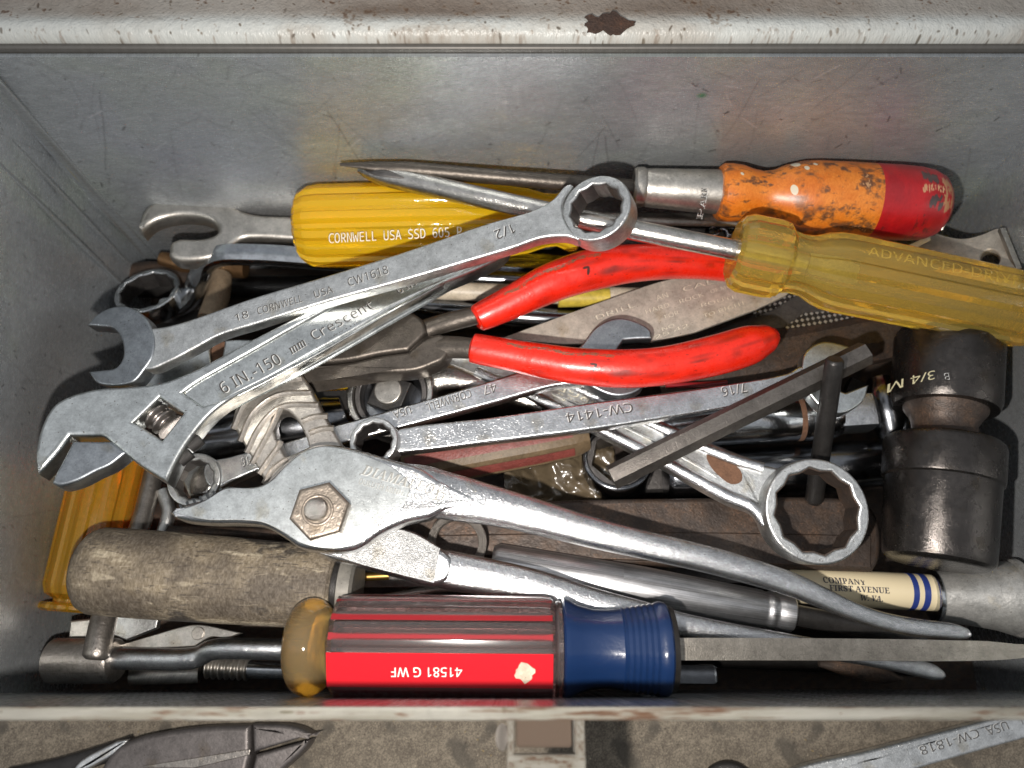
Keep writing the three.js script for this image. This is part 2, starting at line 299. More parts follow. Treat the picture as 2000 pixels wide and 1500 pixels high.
T.orange = canvasTex(1024, 512, (x, w, h) => {
  const im = x.createImageData(w, h);
  for (let j = 0; j < h; j++) for (let i = 0; i < w; i++) { const k = (j & 511) * 512 + ((i >> 1) & 511), a = nA[k], b = nB[k], d = nD[(j & 511) * 512 + (i & 511)], e = nC[(j & 511) * 512 + (i & 511)]; let c = mixc([196, 104, 24], [208, 122, 40], sstep(0.3, 0.7, a)); c = mixc(c, [122, 74, 40], 0.85 * sstep(0.42, 0.62, d * 0.55 + b * 0.45)); c = mixc(c, [84, 54, 38], 0.8 * sstep(0.53, 0.68, b * 0.55 + a * 0.45)); c = mixc(c, [196, 150, 104], 0.8 * sstep(0.66, 0.72, a * 0.4 + e * 0.2 + b * 0.4)); im.data.set([...c.map((q) => clamp(q + 26 * (e - 0.5))), 255], (j * w + i) * 4); }
  x.putImageData(im, 0, 0);
  for (let k = 0; k < 60; k++) { x.strokeStyle = `rgba(60,34,20,${rr(0.3, 0.7)})`; x.lineWidth = rr(1, 3); const px = rr(0, w), py = rr(0, h); x.beginPath(); x.moveTo(px, py); x.lineTo(px + rr(10, 60), py + rr(-14, 14)); x.stroke(); }
  for (const [a, b, r] of [[0.36, 0.6, 17], [0.40, 0.66, 9], [0.44, 0.63, 7], [0.34, 0.79, 15], [0.1, 0.7, 6]]) { x.fillStyle = 'rgba(206,204,186,.92)'; x.beginPath(); x.ellipse(a * w, b * h, r * 1.3, r * 0.9, 0.4, 0, 7); x.fill(); }
}); T.orange.repeat.set(1 / 0.09, 1 / 0.072);
T.red = canvasTex(512, 512, (x, w, h) => {
  const im = x.createImageData(w, h);
  for (let j = 0; j < h; j++) for (let i = 0; i < w; i++) { const k = j * 512 + i, e = nC[k]; let c = mixc([170, 16, 24], [146, 16, 24], sstep(0.3, 0.7, nA[k])); c = mixc(c, [84, 28, 26], 0.8 * sstep(0.53, 0.66, nD[k] * 0.5 + nB[k] * 0.5)); im.data.set([...c.map((q) => clamp(q + 16 * (e - 0.5))), 255], k * 4); }
  x.putImageData(im, 0, 0);
  const worn = (col, n, x0, x1, y0, y1, a, b) => { x.fillStyle = col; for (let k = 0; k < n; k++) { x.beginPath(); x.ellipse(rr(x0, x1) * w, rr(y0, y1) * h, rr(a, b), rr(a, b) * 0.6, rr(0, 3), 0, 7); x.fill(); } };
  worn('rgba(168,122,84,.95)', 60, 0.64, 0.86, 0.68, 0.86, 4, 16); worn('rgba(190,150,110,.9)', 30, 0.4, 0.66, 0.73, 0.76, 3, 8); worn('rgba(70,58,56,.9)', 22, 0.42, 0.58, 0.66, 0.71, 6, 16); worn('rgba(64,54,54,.9)', 16, 0.5, 0.62, 0.79, 0.84, 6, 16);
}); T.red.repeat.set(1 / 0.036, 1 / 0.072);
T.grip = canvasTex(1024, 512, (x, w, h) => {
  const im = x.createImageData(w, h);
  for (let j = 0; j < h; j++) for (let i = 0; i < w; i++) { const k = (j & 511) * 512 + (i & 511); const c = mixc([208, 34, 14], [184, 28, 14], sstep(0.35, 0.75, nD[k])).map((q) => clamp(q + 14 * (nC[k] - 0.5))); im.data.set([...c, 255], (j * w + i) * 4); }
  x.putImageData(im, 0, 0);
  for (let k = 0; k < 420; k++) { const a = rr(0.14, 0.5); x.fillStyle = `rgba(${rr(96, 130)},${rr(78, 96)},${rr(60, 76)},${rr(0.3, 0.8)})`; x.beginPath(); x.ellipse(a * w, h * (0.69 + 0.012 * Math.sin(a * 40)) + rr(-9, 9), rr(1, 7), rr(1, 3), 0, 0, 7); x.fill(); }
  for (let k = 0; k < 70; k++) { const px = rr(0, w), py = rr(0, h), g = x.createRadialGradient(0, 0, 0, 0, 0, 1); g.addColorStop(0, `rgba(${rr(70, 110)},22,14,${rr(0.25, 0.5)})`); g.addColorStop(1, 'rgba(90,22,14,0)'); x.save(); x.translate(px, py); x.scale(rr(16, 90), rr(6, 26)); x.fillStyle = g; x.beginPath(); x.arc(0, 0, 1, 0, 7); x.fill(); x.restore(); }
  for (let k = 0; k < 200; k++) { x.fillStyle = `rgba(60,18,14,${rr(0.15, 0.6)})`; x.beginPath(); x.ellipse(rr(0, w), rr(0, h), rr(1, 6), rr(0.8, 2), rr(-0.4, 0.4), 0, 7); x.fill(); }
  x.fillStyle = 'rgba(40,20,16,.85)'; x.beginPath(); x.ellipse(0.44 * w, 0.81 * h, 5, 18, 0.3, 0, 7); x.fill(); x.beginPath(); x.ellipse(0.435 * w, 0.78 * h, 12, 5, 0, 0, 7); x.fill();
}); T.grip.repeat.set(1 / 0.1, 1 / 0.042);
T.bag = dataTex(256, (i) => { const k = ((i >> 8) * 2) * 512 + (i & 255) * 2; return mixc([92, 82, 68], [142, 128, 106], nA[k]).map((v) => clamp(v)); }, true, 0.04);

// ---------- materials ----------
const std = (o) => new THREE.MeshStandardMaterial(o), phy = (o) => new THREE.MeshPhysicalMaterial(o);
const lin = (r, g, b) => new THREE.Color().setRGB(r, g, b);
const M = {
  satin: std({ color: lin(0.80, 0.81, 0.80), metalness: 1, roughness: 0.38, map: T.wear, bumpMap: T.grain, bumpScale: 0.00006 }),
  forged: std({ color: lin(0.82, 0.83, 0.84), metalness: 1, roughness: 0.25, map: T.wear, bumpMap: T.grain, bumpScale: 0.00006 }),
  smooth: std({ color: lin(0.76, 0.79, 0.78), metalness: 1, roughness: 0.29, map: T.wear, bumpMap: T.fine, bumpScale: 0.00002 }),
  ground: std({ color: lin(0.40, 0.43, 0.46), metalness: 1, roughness: 0.4, map: T.wear, bumpMap: T.fine, bumpScale: 0.00002 }),
  chrome: std({ color: lin(0.70, 0.72, 0.74), metalness: 1, roughness: 0.16, map: T.wear, bumpMap: T.lump, bumpScale: 0.00003 }),
  chromeRod: std({ color: lin(0.66, 0.64, 0.6), metalness: 1, roughness: 0.26, map: T.wear, bumpMap: T.pebble, bumpScale: 0.00006 }),
  brushed: std({ color: lin(0.92, 0.92, 0.94), metalness: 1, roughness: 0.38, map: T.brush }),
  dark: std({ color: lin(0.16, 0.15, 0.145), metalness: 0.85, roughness: 0.42, map: T.wear, bumpMap: T.pebble, bumpScale: 0.00006 }),
  darkChrome: std({ color: lin(0.26, 0.27, 0.29), metalness: 1, roughness: 0.2, map: T.wear }),
  black: std({ color: lin(0.05, 0.047, 0.045), metalness: 0.6, roughness: 0.38, map: T.wear, bumpMap: T.pebble, bumpScale: 0.00004 }),
  hexSteel: std({ color: lin(0.19, 0.172, 0.155), metalness: 0.85, roughness: 0.36, map: T.wear, bumpMap: T.grain, bumpScale: 0.00005 }),
  greasyNut: std({ color: lin(0.34, 0.29, 0.24), metalness: 0.85, roughness: 0.42, map: T.wear, bumpMap: T.lump, bumpScale: 0.00012 }),
  oxide: std({ color: lin(0.085, 0.077, 0.072), metalness: 0.9, roughness: 0.4, map: T.wear, roughnessMap: T.rough, bumpMap: T.fine, bumpScale: 0.00003 }),
  brown: std({ color: lin(0.58, 0.545, 0.525), metalness: 0.45, roughness: 0.5, map: T.rust, bumpMap: T.lump, bumpScale: 0.00012 }),
  jaw: std({ color: lin(0.13, 0.112, 0.095), metalness: 0.75, roughness: 0.42, map: T.wear, bumpMap: T.lump, bumpScale: 0.00007 }),
  tan: std({ color: lin(0.60, 0.545, 0.465), metalness: 0.5, roughness: 0.5, map: T.wear, bumpMap: T.fine, bumpScale: 0.00002 }),
  bronze: std({ color: lin(0.58, 0.54, 0.49), metalness: 0.9, roughness: 0.42, map: T.wear, bumpMap: T.lump, bumpScale: 0.00008 }),
  nickel: std({ color: lin(0.6, 0.57, 0.52), metalness: 0.9, roughness: 0.36, map: T.wear, bumpMap: T.lump, bumpScale: 0.00004 }),
  steel: std({ color: lin(0.36, 0.33, 0.30), metalness: 0.9, roughness: 0.38, map: T.wear, bumpMap: T.lump, bumpScale: 0.0001 }),
  grip: phy({ map: T.grip, roughness: 0.55, roughnessMap: T.rough, bumpMap: T.lump, bumpScale: 0.00004, clearcoat: 0.25, clearcoatRoughness: 0.25 }),
  amber: phy({ color: lin(1.0, 0.66, 0.02), roughness: 0.07, transmission: 0.6, thickness: 0.02, ior: 1.47, attenuationColor: lin(1, 0.8, 0.2), attenuationDistance: 0.03, bumpMap: T.lump, bumpScale: 0.00006 }),
  honey: phy({ color: lin(0.99, 0.73, 0.15), roughness: 0.05, transmission: 0.86, thickness: 0.02, ior: 1.47, attenuationColor: lin(0.98, 0.76, 0.16), attenuationDistance: 0.04, bumpMap: T.lump, bumpScale: 0.00004 }),
  orangeClear: phy({ color: lin(0.85, 0.5, 0.04), roughness: 0.12, transmission: 0.8, thickness: 0.02, ior: 1.47, attenuationColor: lin(0.9, 0.5, 0.06), attenuationDistance: 0.012 }),
  pommel: phy({ color: lin(0.9, 0.74, 0.4), roughness: 0.06, transmission: 0.92, thickness: 0.02, ior: 1.49, attenuationColor: lin(0.9, 0.72, 0.35), attenuationDistance: 0.02 }),
  clear: phy({ color: lin(0.96, 0.84, 0.82), roughness: 0.04, transmission: 0.97, clearcoat: 0.6, clearcoatRoughness: 0.2, thickness: 0.02, ior: 1.49, attenuationColor: lin(0.95, 0.7, 0.68), attenuationDistance: 0.03 }),
  redPlastic: phy({ color: lin(0.5, 0.01, 0.018), roughness: 0.25, clearcoat: 0.6, clearcoatRoughness: 0.12 }),
  redDeep: phy({ color: lin(0.22, 0.008, 0.012), roughness: 0.3, clearcoat: 0.5, clearcoatRoughness: 0.15 }),
  blue: phy({ color: lin(0.004, 0.017, 0.062), roughness: 0.28, clearcoat: 0.4, clearcoatRoughness: 0.2, bumpMap: T.lump, bumpScale: 0.00004 }),
  wood: std({ map: T.wood, roughness: 0.75, color: lin(0.6, 0.6, 0.6), bumpMap: T.wood, bumpScale: 0.0005 }),
  orange: phy({ map: T.orange, roughness: 0.4, clearcoat: 0.25, clearcoatRoughness: 0.3, bumpMap: T.orange, bumpScale: 0.00012 }),
  redWorn: phy({ map: T.red, roughness: 0.35, clearcoat: 0.3, clearcoatRoughness: 0.3, bumpMap: T.red, bumpScale: 0.0001 }),
  cream: phy({ color: lin(0.70, 0.60, 0.40), roughness: 0.4, clearcoat: 0.2 }),
  bone: phy({ color: lin(0.62, 0.54, 0.42), roughness: 0.45, map: T.wear }),
  dullSilver: std({ color: lin(0.62, 0.61, 0.58), metalness: 0.65, roughness: 0.4, map: T.wear, bumpMap: T.lump, bumpScale: 0.00006 }),
  yellow: phy({ color: lin(0.62, 0.47, 0.06), roughness: 0.5, map: T.wear }),
  penBlue: phy({ color: lin(0.02, 0.04, 0.2), roughness: 0.4 }),
  paper: std({ color: lin(0.7, 0.66, 0.56), roughness: 0.8 }),
  paint: phy({ map: T.paint, roughness: 0.42, bumpMap: T.lump, bumpScale: 0.00025, color: lin(0.70, 0.71, 0.70) }),
  rustPatch: std({ color: lin(0.16, 0.08, 0.045), roughness: 0.9, map: T.wear, bumpMap: T.lump, bumpScale: 0.0003 }),
  concrete: std({ map: T.concrete, roughness: 0.92, bumpMap: T.concrete, bumpScale: 0.0005 }),
  bag: phy({ color: lin(0.72, 0.69, 0.64), map: T.bag, roughness: 0.22, transmission: 0.25, thickness: 0, clearcoat: 0.8, clearcoatRoughness: 0.1 }),
  woodRed: std({ color: lin(0.20, 0.045, 0.035), roughness: 0.5, map: T.wear, bumpMap: T.lump, bumpScale: 0.0001 }),
  woodBrown: std({ color: lin(0.16, 0.11, 0.06), roughness: 0.55, map: T.wear, bumpMap: T.lump, bumpScale: 0.0001 }),
  frosted: std({ color: lin(0.42, 0.425, 0.425), metalness: 1, roughness: 0.5, map: T.wear, bumpMap: T.grain, bumpScale: 0.00012 }),
  knurl: std({ color: lin(0.6, 0.58, 0.55), metalness: 0.9, roughness: 0.34, map: T.knurl, bumpMap: T.knurl, bumpScale: 0.0003 }),
};
// ---------- lettering laid on a surface ----------
const inks = {
  stamp: (x, s, cx, cy) => { x.fillStyle = 'rgba(250,250,248,.7)'; x.fillText(s, cx + 2.6, cy + 3); x.fillStyle = 'rgba(52,48,44,.8)'; x.fillText(s, cx, cy); },
  faint: (x, s, cx, cy) => { x.fillStyle = 'rgba(255,255,250,.4)'; x.fillText(s, cx + 2.4, cy + 2.4); x.fillStyle = 'rgba(60,56,52,.3)'; x.fillText(s, cx, cy); },
  bright: (x, s, cx, cy) => { x.fillStyle = 'rgba(50,40,34,.45)'; x.fillText(s, cx - 2, cy - 2); x.fillStyle = 'rgba(252,244,226,.85)'; x.fillText(s, cx, cy); },
  faint2: (x, s, cx, cy) => { x.fillStyle = 'rgba(255,246,200,.42)'; x.fillText(s, cx, cy); },
  white: (x, s, cx, cy) => { x.fillStyle = 'rgba(250,232,226,.95)'; x.fillText(s, cx, cy); },
  print: (x, s, cx, cy) => { x.fillStyle = 'rgba(34,40,66,.92)'; x.fillText(s, cx, cy); },
};
function textMat(s, ink, aspect, font = '{}px sans-serif', o = {}) {
  const h = 64, w = Math.min(2048, Math.max(32, Math.round(h * aspect)));
  const t = canvasTex(w, h, (x) => {
    x.clearRect(0, 0, w, h); x.font = font.replace('{}', '56'); x.textAlign = 'center'; x.textBaseline = 'middle';
    const m = x.measureText(s).width; x.save(); x.translate(w / 2, h / 2 + 3); x.scale((w - 8) / m, 1); inks[ink](x, s, 0, 0); x.restore();
    if (ink !== 'print') { x.globalCompositeOperation = 'destination-out'; for (let k = 0; k < w / 5; k++) { x.fillStyle = `rgba(0,0,0,${rr(0.1, 0.6)})`; x.beginPath(); x.ellipse(rr(0, w), rr(0, h), rr(1, 7), rr(1, 5), rr(0, 3), 0, 7); x.fill(); } x.globalCompositeOperation = 'source-over'; }
  });
  t.wrapS = t.wrapT = THREE.ClampToEdgeWrapping;
  const metal = ink === 'stamp' || ink === 'faint' || ink === 'bright';
  return std({ map: t, transparent: true, roughness: 0.5, metalness: metal ? 0.5 : 0, ...o });
}
// text along a plane from a photographed start to an end; size = letter height in pixels; drop(x, w) = surface height above the plane
function lettering(t, pl, s, a, b, size, ink = 'stamp', o = {}) {
  const A = onPlane(pl, a[0], a[1]), B = onPlane(pl, b[0], b[1]), d = B.clone().sub(A), len = d.length(); d.normalize();
  const n = new THREE.Vector2(-d.y, d.x), px = S(a[0], a[1], pl.o.y), hh = size * px * 1.25 / 2;
  const nx = o.drop ? 16 : 1, ny = o.drop ? 6 : 1, pos = [], uv = [], idx = [];
  for (let j = 0; j <= ny; j++) for (let i = 0; i <= nx; i++) {
    const q = A.clone().addScaledVector(d, len * i / nx).addScaledVector(n, hh * (2 * j / ny - 1));
    const w = fromPlane(pl, q.x, q.y, (o.drop ? o.drop(q.x, q.y) : 0) + (o.lift ?? 0.00012));
    pos.push(w.x, w.y, w.z); uv.push(i / nx, j / ny);
  }
  for (let j = 0; j < ny; j++) for (let i = 0; i < nx; i++) { const k = j * (nx + 1) + i; idx.push(k, k + 1, k + nx + 1, k + 1, k + nx + 2, k + nx + 1); }
  const g = new THREE.BufferGeometry(); g.setAttribute('position', new THREE.Float32BufferAttribute(pos, 3)); g.setAttribute('uv', new THREE.Float32BufferAttribute(uv, 2)); g.setIndex(idx); g.computeVertexNormals();
  return part(t, o.name || 'stamped_lettering', g, textMat(s, ink, len / (2 * hh), o.font, o.mat));
}
// box-end ring of a wrench
function boxEnd(t, name, c, X, N, ro, ri, th, mat, holeMat) {
  const pl = tilted(c, X, N);
  const ring = part(t, name, slab2(pl, circle2(0, 0, ro, 64), th, Math.min(0.0009, (ro - ri * 1.03) * 0.32), [star12(0, 0, ri, 0.1)], 0, 3), mat);
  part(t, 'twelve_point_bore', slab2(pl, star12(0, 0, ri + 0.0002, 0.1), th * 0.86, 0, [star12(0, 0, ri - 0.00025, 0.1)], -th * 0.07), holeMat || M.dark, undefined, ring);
  return ring;
}

// ================= the setting and the toolbox =================
{
  const g = new THREE.PlaneGeometry(3, 3, 1, 1); g.rotateX(-Math.PI / 2); const uv = g.attributes.uv; for (let i = 0; i < uv.count; i++) uv.setXY(i, uv.getX(i) * 3, uv.getY(i) * 3);
  const m = new THREE.Mesh(g, M.concrete); m.name = 'ground'; m.position.y = -0.004; m.receiveShadow = true; m.userData = { kind: 'structure', label: 'rough grey brown concrete floor in front of the toolbox' }; scene.add(m);
}
const BX0 = -0.159, BX1 = 0.171, BZ0 = -0.166, BZ1 = 0.0088, RIM = 0.1273;
const box = thing('tool_box', 'open grey sheet metal toolbox with scratched inside walls and worn white rim', 'toolbox', V3(0, 0, -0.078));
function sheetMat(blots, w = 1024, h = 512) { return std({ map: sheetTex(w, h, blots), color: lin(0.95, 0.97, 1.0), metalness: 0.62, roughness: 0.42, roughnessMap: T.rough, bumpMap: T.lump, bumpScale: 0.00005 }); }
// a wall of sheet metal: grid of points, uv 0..1, slightly uneven, with thickness behind
function wallGeo(o, ex, ey, n, bend, nx = 40, ny = 24) {
  const pos = [], uv = [], idx = [], th = 0.0012;
  for (const side of [0, 1]) for (let j = 0; j <= ny; j++) for (let i = 0; i <= nx; i++) {
    const a = i / nx, b = j / ny, q = o.clone().addScaledVector(ex, a).addScaledVector(ey, b).addScaledVector(n, bend(a, b) - side * th);
    pos.push(q.x, q.y, q.z); uv.push(a, 1 - b);
  }
  const m = nx + 1, off = m * (ny + 1);
  for (let j = 0; j < ny; j++) for (let i = 0; i < nx; i++) { const k = j * m + i; idx.push(k, k + 1, k + m, k + 1, k + m + 1, k + m, off + k, off + k + m, off + k + 1, off + k + 1, off + k + m, off + k + m + 1); }
  const edge = (a, b) => idx.push(a, a + off, b, b, a + off, b + off);
  for (let i = 0; i < nx; i++) { edge(i + 1, i); edge(ny * m + i, ny * m + i + 1); }
  for (let j = 0; j < ny; j++) { edge(j * m, (j + 1) * m); edge((j + 1) * m + nx, j * m + nx); }
  const g = new THREE.BufferGeometry(); g.setAttribute('position', new THREE.Float32BufferAttribute(pos, 3)); g.setAttribute('uv', new THREE.Float32BufferAttribute(uv, 2)); g.setIndex(idx);
  return creased(g, 0.5);
}
const back = part(box, 'back_wall', wallGeo(V3(BX0 - 0.001, RIM, BZ0), V3(BX1 - BX0 + 0.002, 0, 0), V3(0, -RIM, 0), V3(0, 0, 1), (a, b) => 0.0012 * Math.sin(a * 7 + 1) * Math.sin(b * 3.1)), sheetMat([[0.33, 0.42, 0.07, 0.05, 'rgba(212,186,120,.6)'], [0.16, 0.3, 0.14, 0.3, 'rgba(172,178,198,.5)'], [0.56, 0.5, 0.03, 0.03, 'rgba(190,140,100,.4)'], [0.2, 0.75, 0.2, 0.2, 'rgba(110,88,70,.4)'], [0.72, 0.4, 0.2, 0.25, 'rgba(150,146,138,.5)'], [0.66, 0.13, 0.006, 0.012, 'rgba(60,130,80,.8)']]));
part(box, 'side_wall', wallGeo(V3(BX0, RIM, BZ1), V3(0, 0, BZ0 - BZ1), V3(0, -RIM, 0), V3(1, 0, 0), (a, b) => 0.0022 * Math.exp(-((a - 0.42) ** 2 + (b - 0.45) ** 2) * 40) - 0.0024 * Math.exp(-((a - 0.62) ** 2 + (b - 0.6) ** 2) * 50) + 0.0012 * Math.sin(a * 13 + 2) * Math.sin(b * 9)), sheetMat([[0.3, 0.75, 0.16, 0.2, 'rgba(170,150,70,.5)'], [0.25, 0.6, 0.3, 0.4, 'rgba(112,100,88,.35)'], [0.6, 0.6, 0.3, 0.3, 'rgba(178,170,164,.4)']]), 'scuffed left end wall with yellowish stain');
part(box, 'side_wall', wallGeo(V3(BX1, RIM, BZ0), V3(0, 0, BZ1 - BZ0), V3(0, -RIM, 0), V3(-1, 0, 0), (a, b) => 0.001 * Math.sin(a * 9) * Math.sin(b * 5)), sheetMat([[0.4, 0.4, 0.5, 0.5, 'rgba(120,116,110,.4)']]));
part(box, 'front_wall', wallGeo(V3(BX1, RIM, BZ1), V3(BX0 - BX1, 0, 0), V3(0, -RIM, 0), V3(0, 0, -1), () => 0), sheetMat([[0.5, 0.5, 0.5, 0.5, 'rgba(90,84,78,.4)']]));
part(box, 'bottom_panel', new RoundedBoxGeometry(BX1 - BX0 + 0.002, 0.002, BZ1 - BZ0 + 0.002, 1, 0.0005).translate((BX0 + BX1) / 2, -0.0011, (BZ0 + BZ1) / 2), M.brown);
// folded seams where the back panel laps the left end
for (const [a, b] of [[0.0, 0.145], [0.0, 0.125]]) { const z = BZ0 + (a ? 0 : b === 0.145 ? 0.021 : 0.0105); part(box, 'folded_seam', new RoundedBoxGeometry(0.0011, RIM - 0.006, b === 0.145 ? 0.0014 : 0.0012, 1, 0.0003).translate(BX0 + 0.0006, RIM / 2, z), back.material); }
part(box, 'folded_seam', new RoundedBoxGeometry(0.005, RIM - 0.004, 0.0011, 1, 0.0003).translate(BX0 + 0.003, RIM / 2 - 0.001, BZ0 + 0.0012), back.material);
// front rim: rolled edge, worn white paint
part(box, 'rim', new THREE.CapsuleGeometry(0.00135, BX1 - BX0 + 0.012, 4, 14).rotateZ(Math.PI / 2).translate((BX0 + BX1) / 2, RIM, BZ1 + 0.0011), phy({ map: T.rim, color: lin(0.66, 0.66, 0.64), roughness: 0.42, bumpMap: T.lump, bumpScale: 0.0003 }));
// back rim fold
part(box, 'rim', new RoundedBoxGeometry(BX1 - BX0 + 0.02, 0.003, 0.0042, 2, 0.0008).translate((BX0 + BX1) / 2, RIM + 0.0004, BZ0 - 0.0036), std({ color: lin(0.2, 0.19, 0.175), metalness: 0.6, roughness: 0.5, map: T.wear }));
// the lid, folded back behind the far rim
{
  const pr = [[-0.1700, 0.1262], [-0.1690, 0.1296], [-0.1700, 0.1322], [-0.1722, 0.1334], [-0.1762, 0.1330], [-0.1822, 0.1332], [-0.1872, 0.1352], [-0.1920, 0.1392], [-0.1985, 0.1428], [-0.212, 0.1450], [-0.26, 0.1465]];
  const c = new THREE.CatmullRomCurve3(pr.map((p) => V3(p[0], p[1], 0))).getPoints(60).map((p) => new THREE.Vector2(p.x, p.y));
  const inner = c.map((p) => new THREE.Vector2(p.x - 0.0004, p.y - 0.0014)).reverse();
  const g = new THREE.ExtrudeGeometry(new THREE.Shape([...c, ...inner]), { depth: 0.42, bevelEnabled: false, steps: 40 });
  // profile (z, y) swept along x; unroll uv along x and round the profile
  const p = g.attributes.position, uv = g.attributes.uv;
  for (let i = 0; i < p.count; i++) { const z = p.getX(i), y = p.getY(i), x = p.getZ(i) - 0.21; p.setXYZ(i, x, y + 0.0004 * Math.sin(x * 60) * Math.sin(z * 200), z); uv.setXY(i, x + 0.3, -z - 0.165); }
  g.index || 0; const gg = creased(g, 0.7); part(box, 'lid', gg, phy({ map: T.lid, roughness: 0.4, color: lin(0.68, 0.7, 0.71), bumpMap: T.lump, bumpScale: 0.0003 }), 'open lid edge in chipped off-white paint with rust');
  const at = P(1185, 48, 0.1335), b = circle2(0, 0, 0.0068, 40).map((q, i) => new THREE.Vector2(q.x * (1 + 0.14 * Math.sin(i * 0.5 + 1) + 0.1 * Math.sin(i * 1.3)), q.y * 0.5 * (1 + 0.24 * Math.sin(i * 0.75 + 2) + 0.16 * Math.sin(i * 1.9))));
  part(box, 'rust_spot', slab2({ o: at, X: V3(1, 0, 0), N: V3(0, 0.995, 0.1).normalize(), W: V3(0, 0.1, -0.995).normalize() }, b, 0.0006, 0.0001, [], 0.0006, 1), std({ map: T.rust, color: lin(0.5, 0.36, 0.3), roughness: 0.85, bumpMap: T.lump, bumpScale: 0.0004 }));
}
// hasp on the front of the box
{
  const bar = (x0, x1, y0, y1, z0, z1) => new RoundedBoxGeometry(x1 - x0, y1 - y0, z1 - z0, 2, 0.0009).translate((x0 + x1) / 2, (y0 + y1) / 2, (z0 + z1) / 2);
  const q = (u, v, y) => P(u, v, y);
  const xL = q(991, 1440, 0.118).x, xR = q(1142, 1440, 0.118).x, z0 = BZ1 + 0.0012, z1 = q(1060, 1472, 0.118).z;
  part(box, 'latch_loop', mergeGeometries([bar(xL, xL + 0.0015, 0.112, 0.12, z0, z1 + 0.004), bar(xR - 0.0022, xR, 0.112, 0.12, z0, z1 + 0.004), bar(xL, xR, 0.1165, 0.1205, z1, z1 + 0.012)]), phy({ map: T.rim, color: lin(0.5, 0.49, 0.47), roughness: 0.5, bumpMap: T.lump, bumpScale: 0.0003 }), 'worn pale latch loop on the box front');
  part(box, 'rusty_catch', bar(xL + 0.0019, xR - 0.0026, 0.1135, 0.1155, z0, z1 - 0.0009), std({ color: lin(0.2, 0.14, 0.1), roughness: 0.8, map: T.wear, bumpMap: T.lump, bumpScale: 0.0003 }), 'rusty brown catch inside the loop');
  part(box, 'latch_pivot', new THREE.SphereGeometry(0.0017, 18, 12).scale(0.9, 1, 1.7).translate(...P(981, 1440, 0.114).toArray()), M.steel, 'worn steel pivot beside the loop');
  part(box, 'latch_plate', bar(xL - 0.004, xR + 0.0005, 0.05, 0.112, z0 - 0.001, z0 + 0.0012), M.paint);
}

// ================= tools on top of the pile =================
// combination wrench with the 1/2 stamp
{
  const pl = plane([220, 680, 0.080], [1100, 430, 0.0965]);
  const t = thing('combination_wrench', 'long satin combination wrench lying over the yellow screwdriver handle, stamped 1/2', 'wrench', P(660, 560, 0.088));
  part(t, 'shank', slab(pl, [[262, 640], [300, 640], [347, 631], [500, 579], [601, 549], [783, 493], [948, 437], [1045, 408], [1080, 388], [1106, 360], [1120, 360], [1101, 390], [1101, 420], [1117, 450], [1134, 468], [1107, 461], [1060, 464], [1000, 484], [916, 509], [799, 544], [644, 587], [500, 632], [427, 655], [380, 680], [330, 706], [285, 722], [262, 700]], 0.0052, 0.0009), M.satin);
  part(t, 'open_end', slab(pl, [[171, 636, 1], [187, 617], [213, 602], [243, 598], [268, 607], [290, 628], [303, 660], [300, 695], [283, 722], [262, 746], [227, 754], [190, 748], [173, 726, 1], [200, 723], [227, 718], [240, 700], [240, 672], [232, 652], [221, 641], [200, 638]], 0.0064, 0.0008, [], 0.0004), M.ground);
  const N = pl.N.clone().applyAxisAngle(V3(0, 0, 1), 0.3), c = P(1163, 405, 0.0995), s = S(1163, 405, 0.0995);
  boxEnd(t, 'box_end', c, V3(1, 0, 0), N, 71 * s, 54 * s, 0.0085, M.satin);
  lettering(t, pl, '18', [455, 622], [487, 611], 19); lettering(t, pl, 'CORNWELL', [500, 608], [592, 581], 19); lettering(t, pl, 'USA', [610, 576], [651, 563], 19);
  lettering(t, pl, 'CW1618', [676, 552], [760, 524], 22); lettering(t, pl, '1/2', [1010, 445], [965, 462], 24);
}
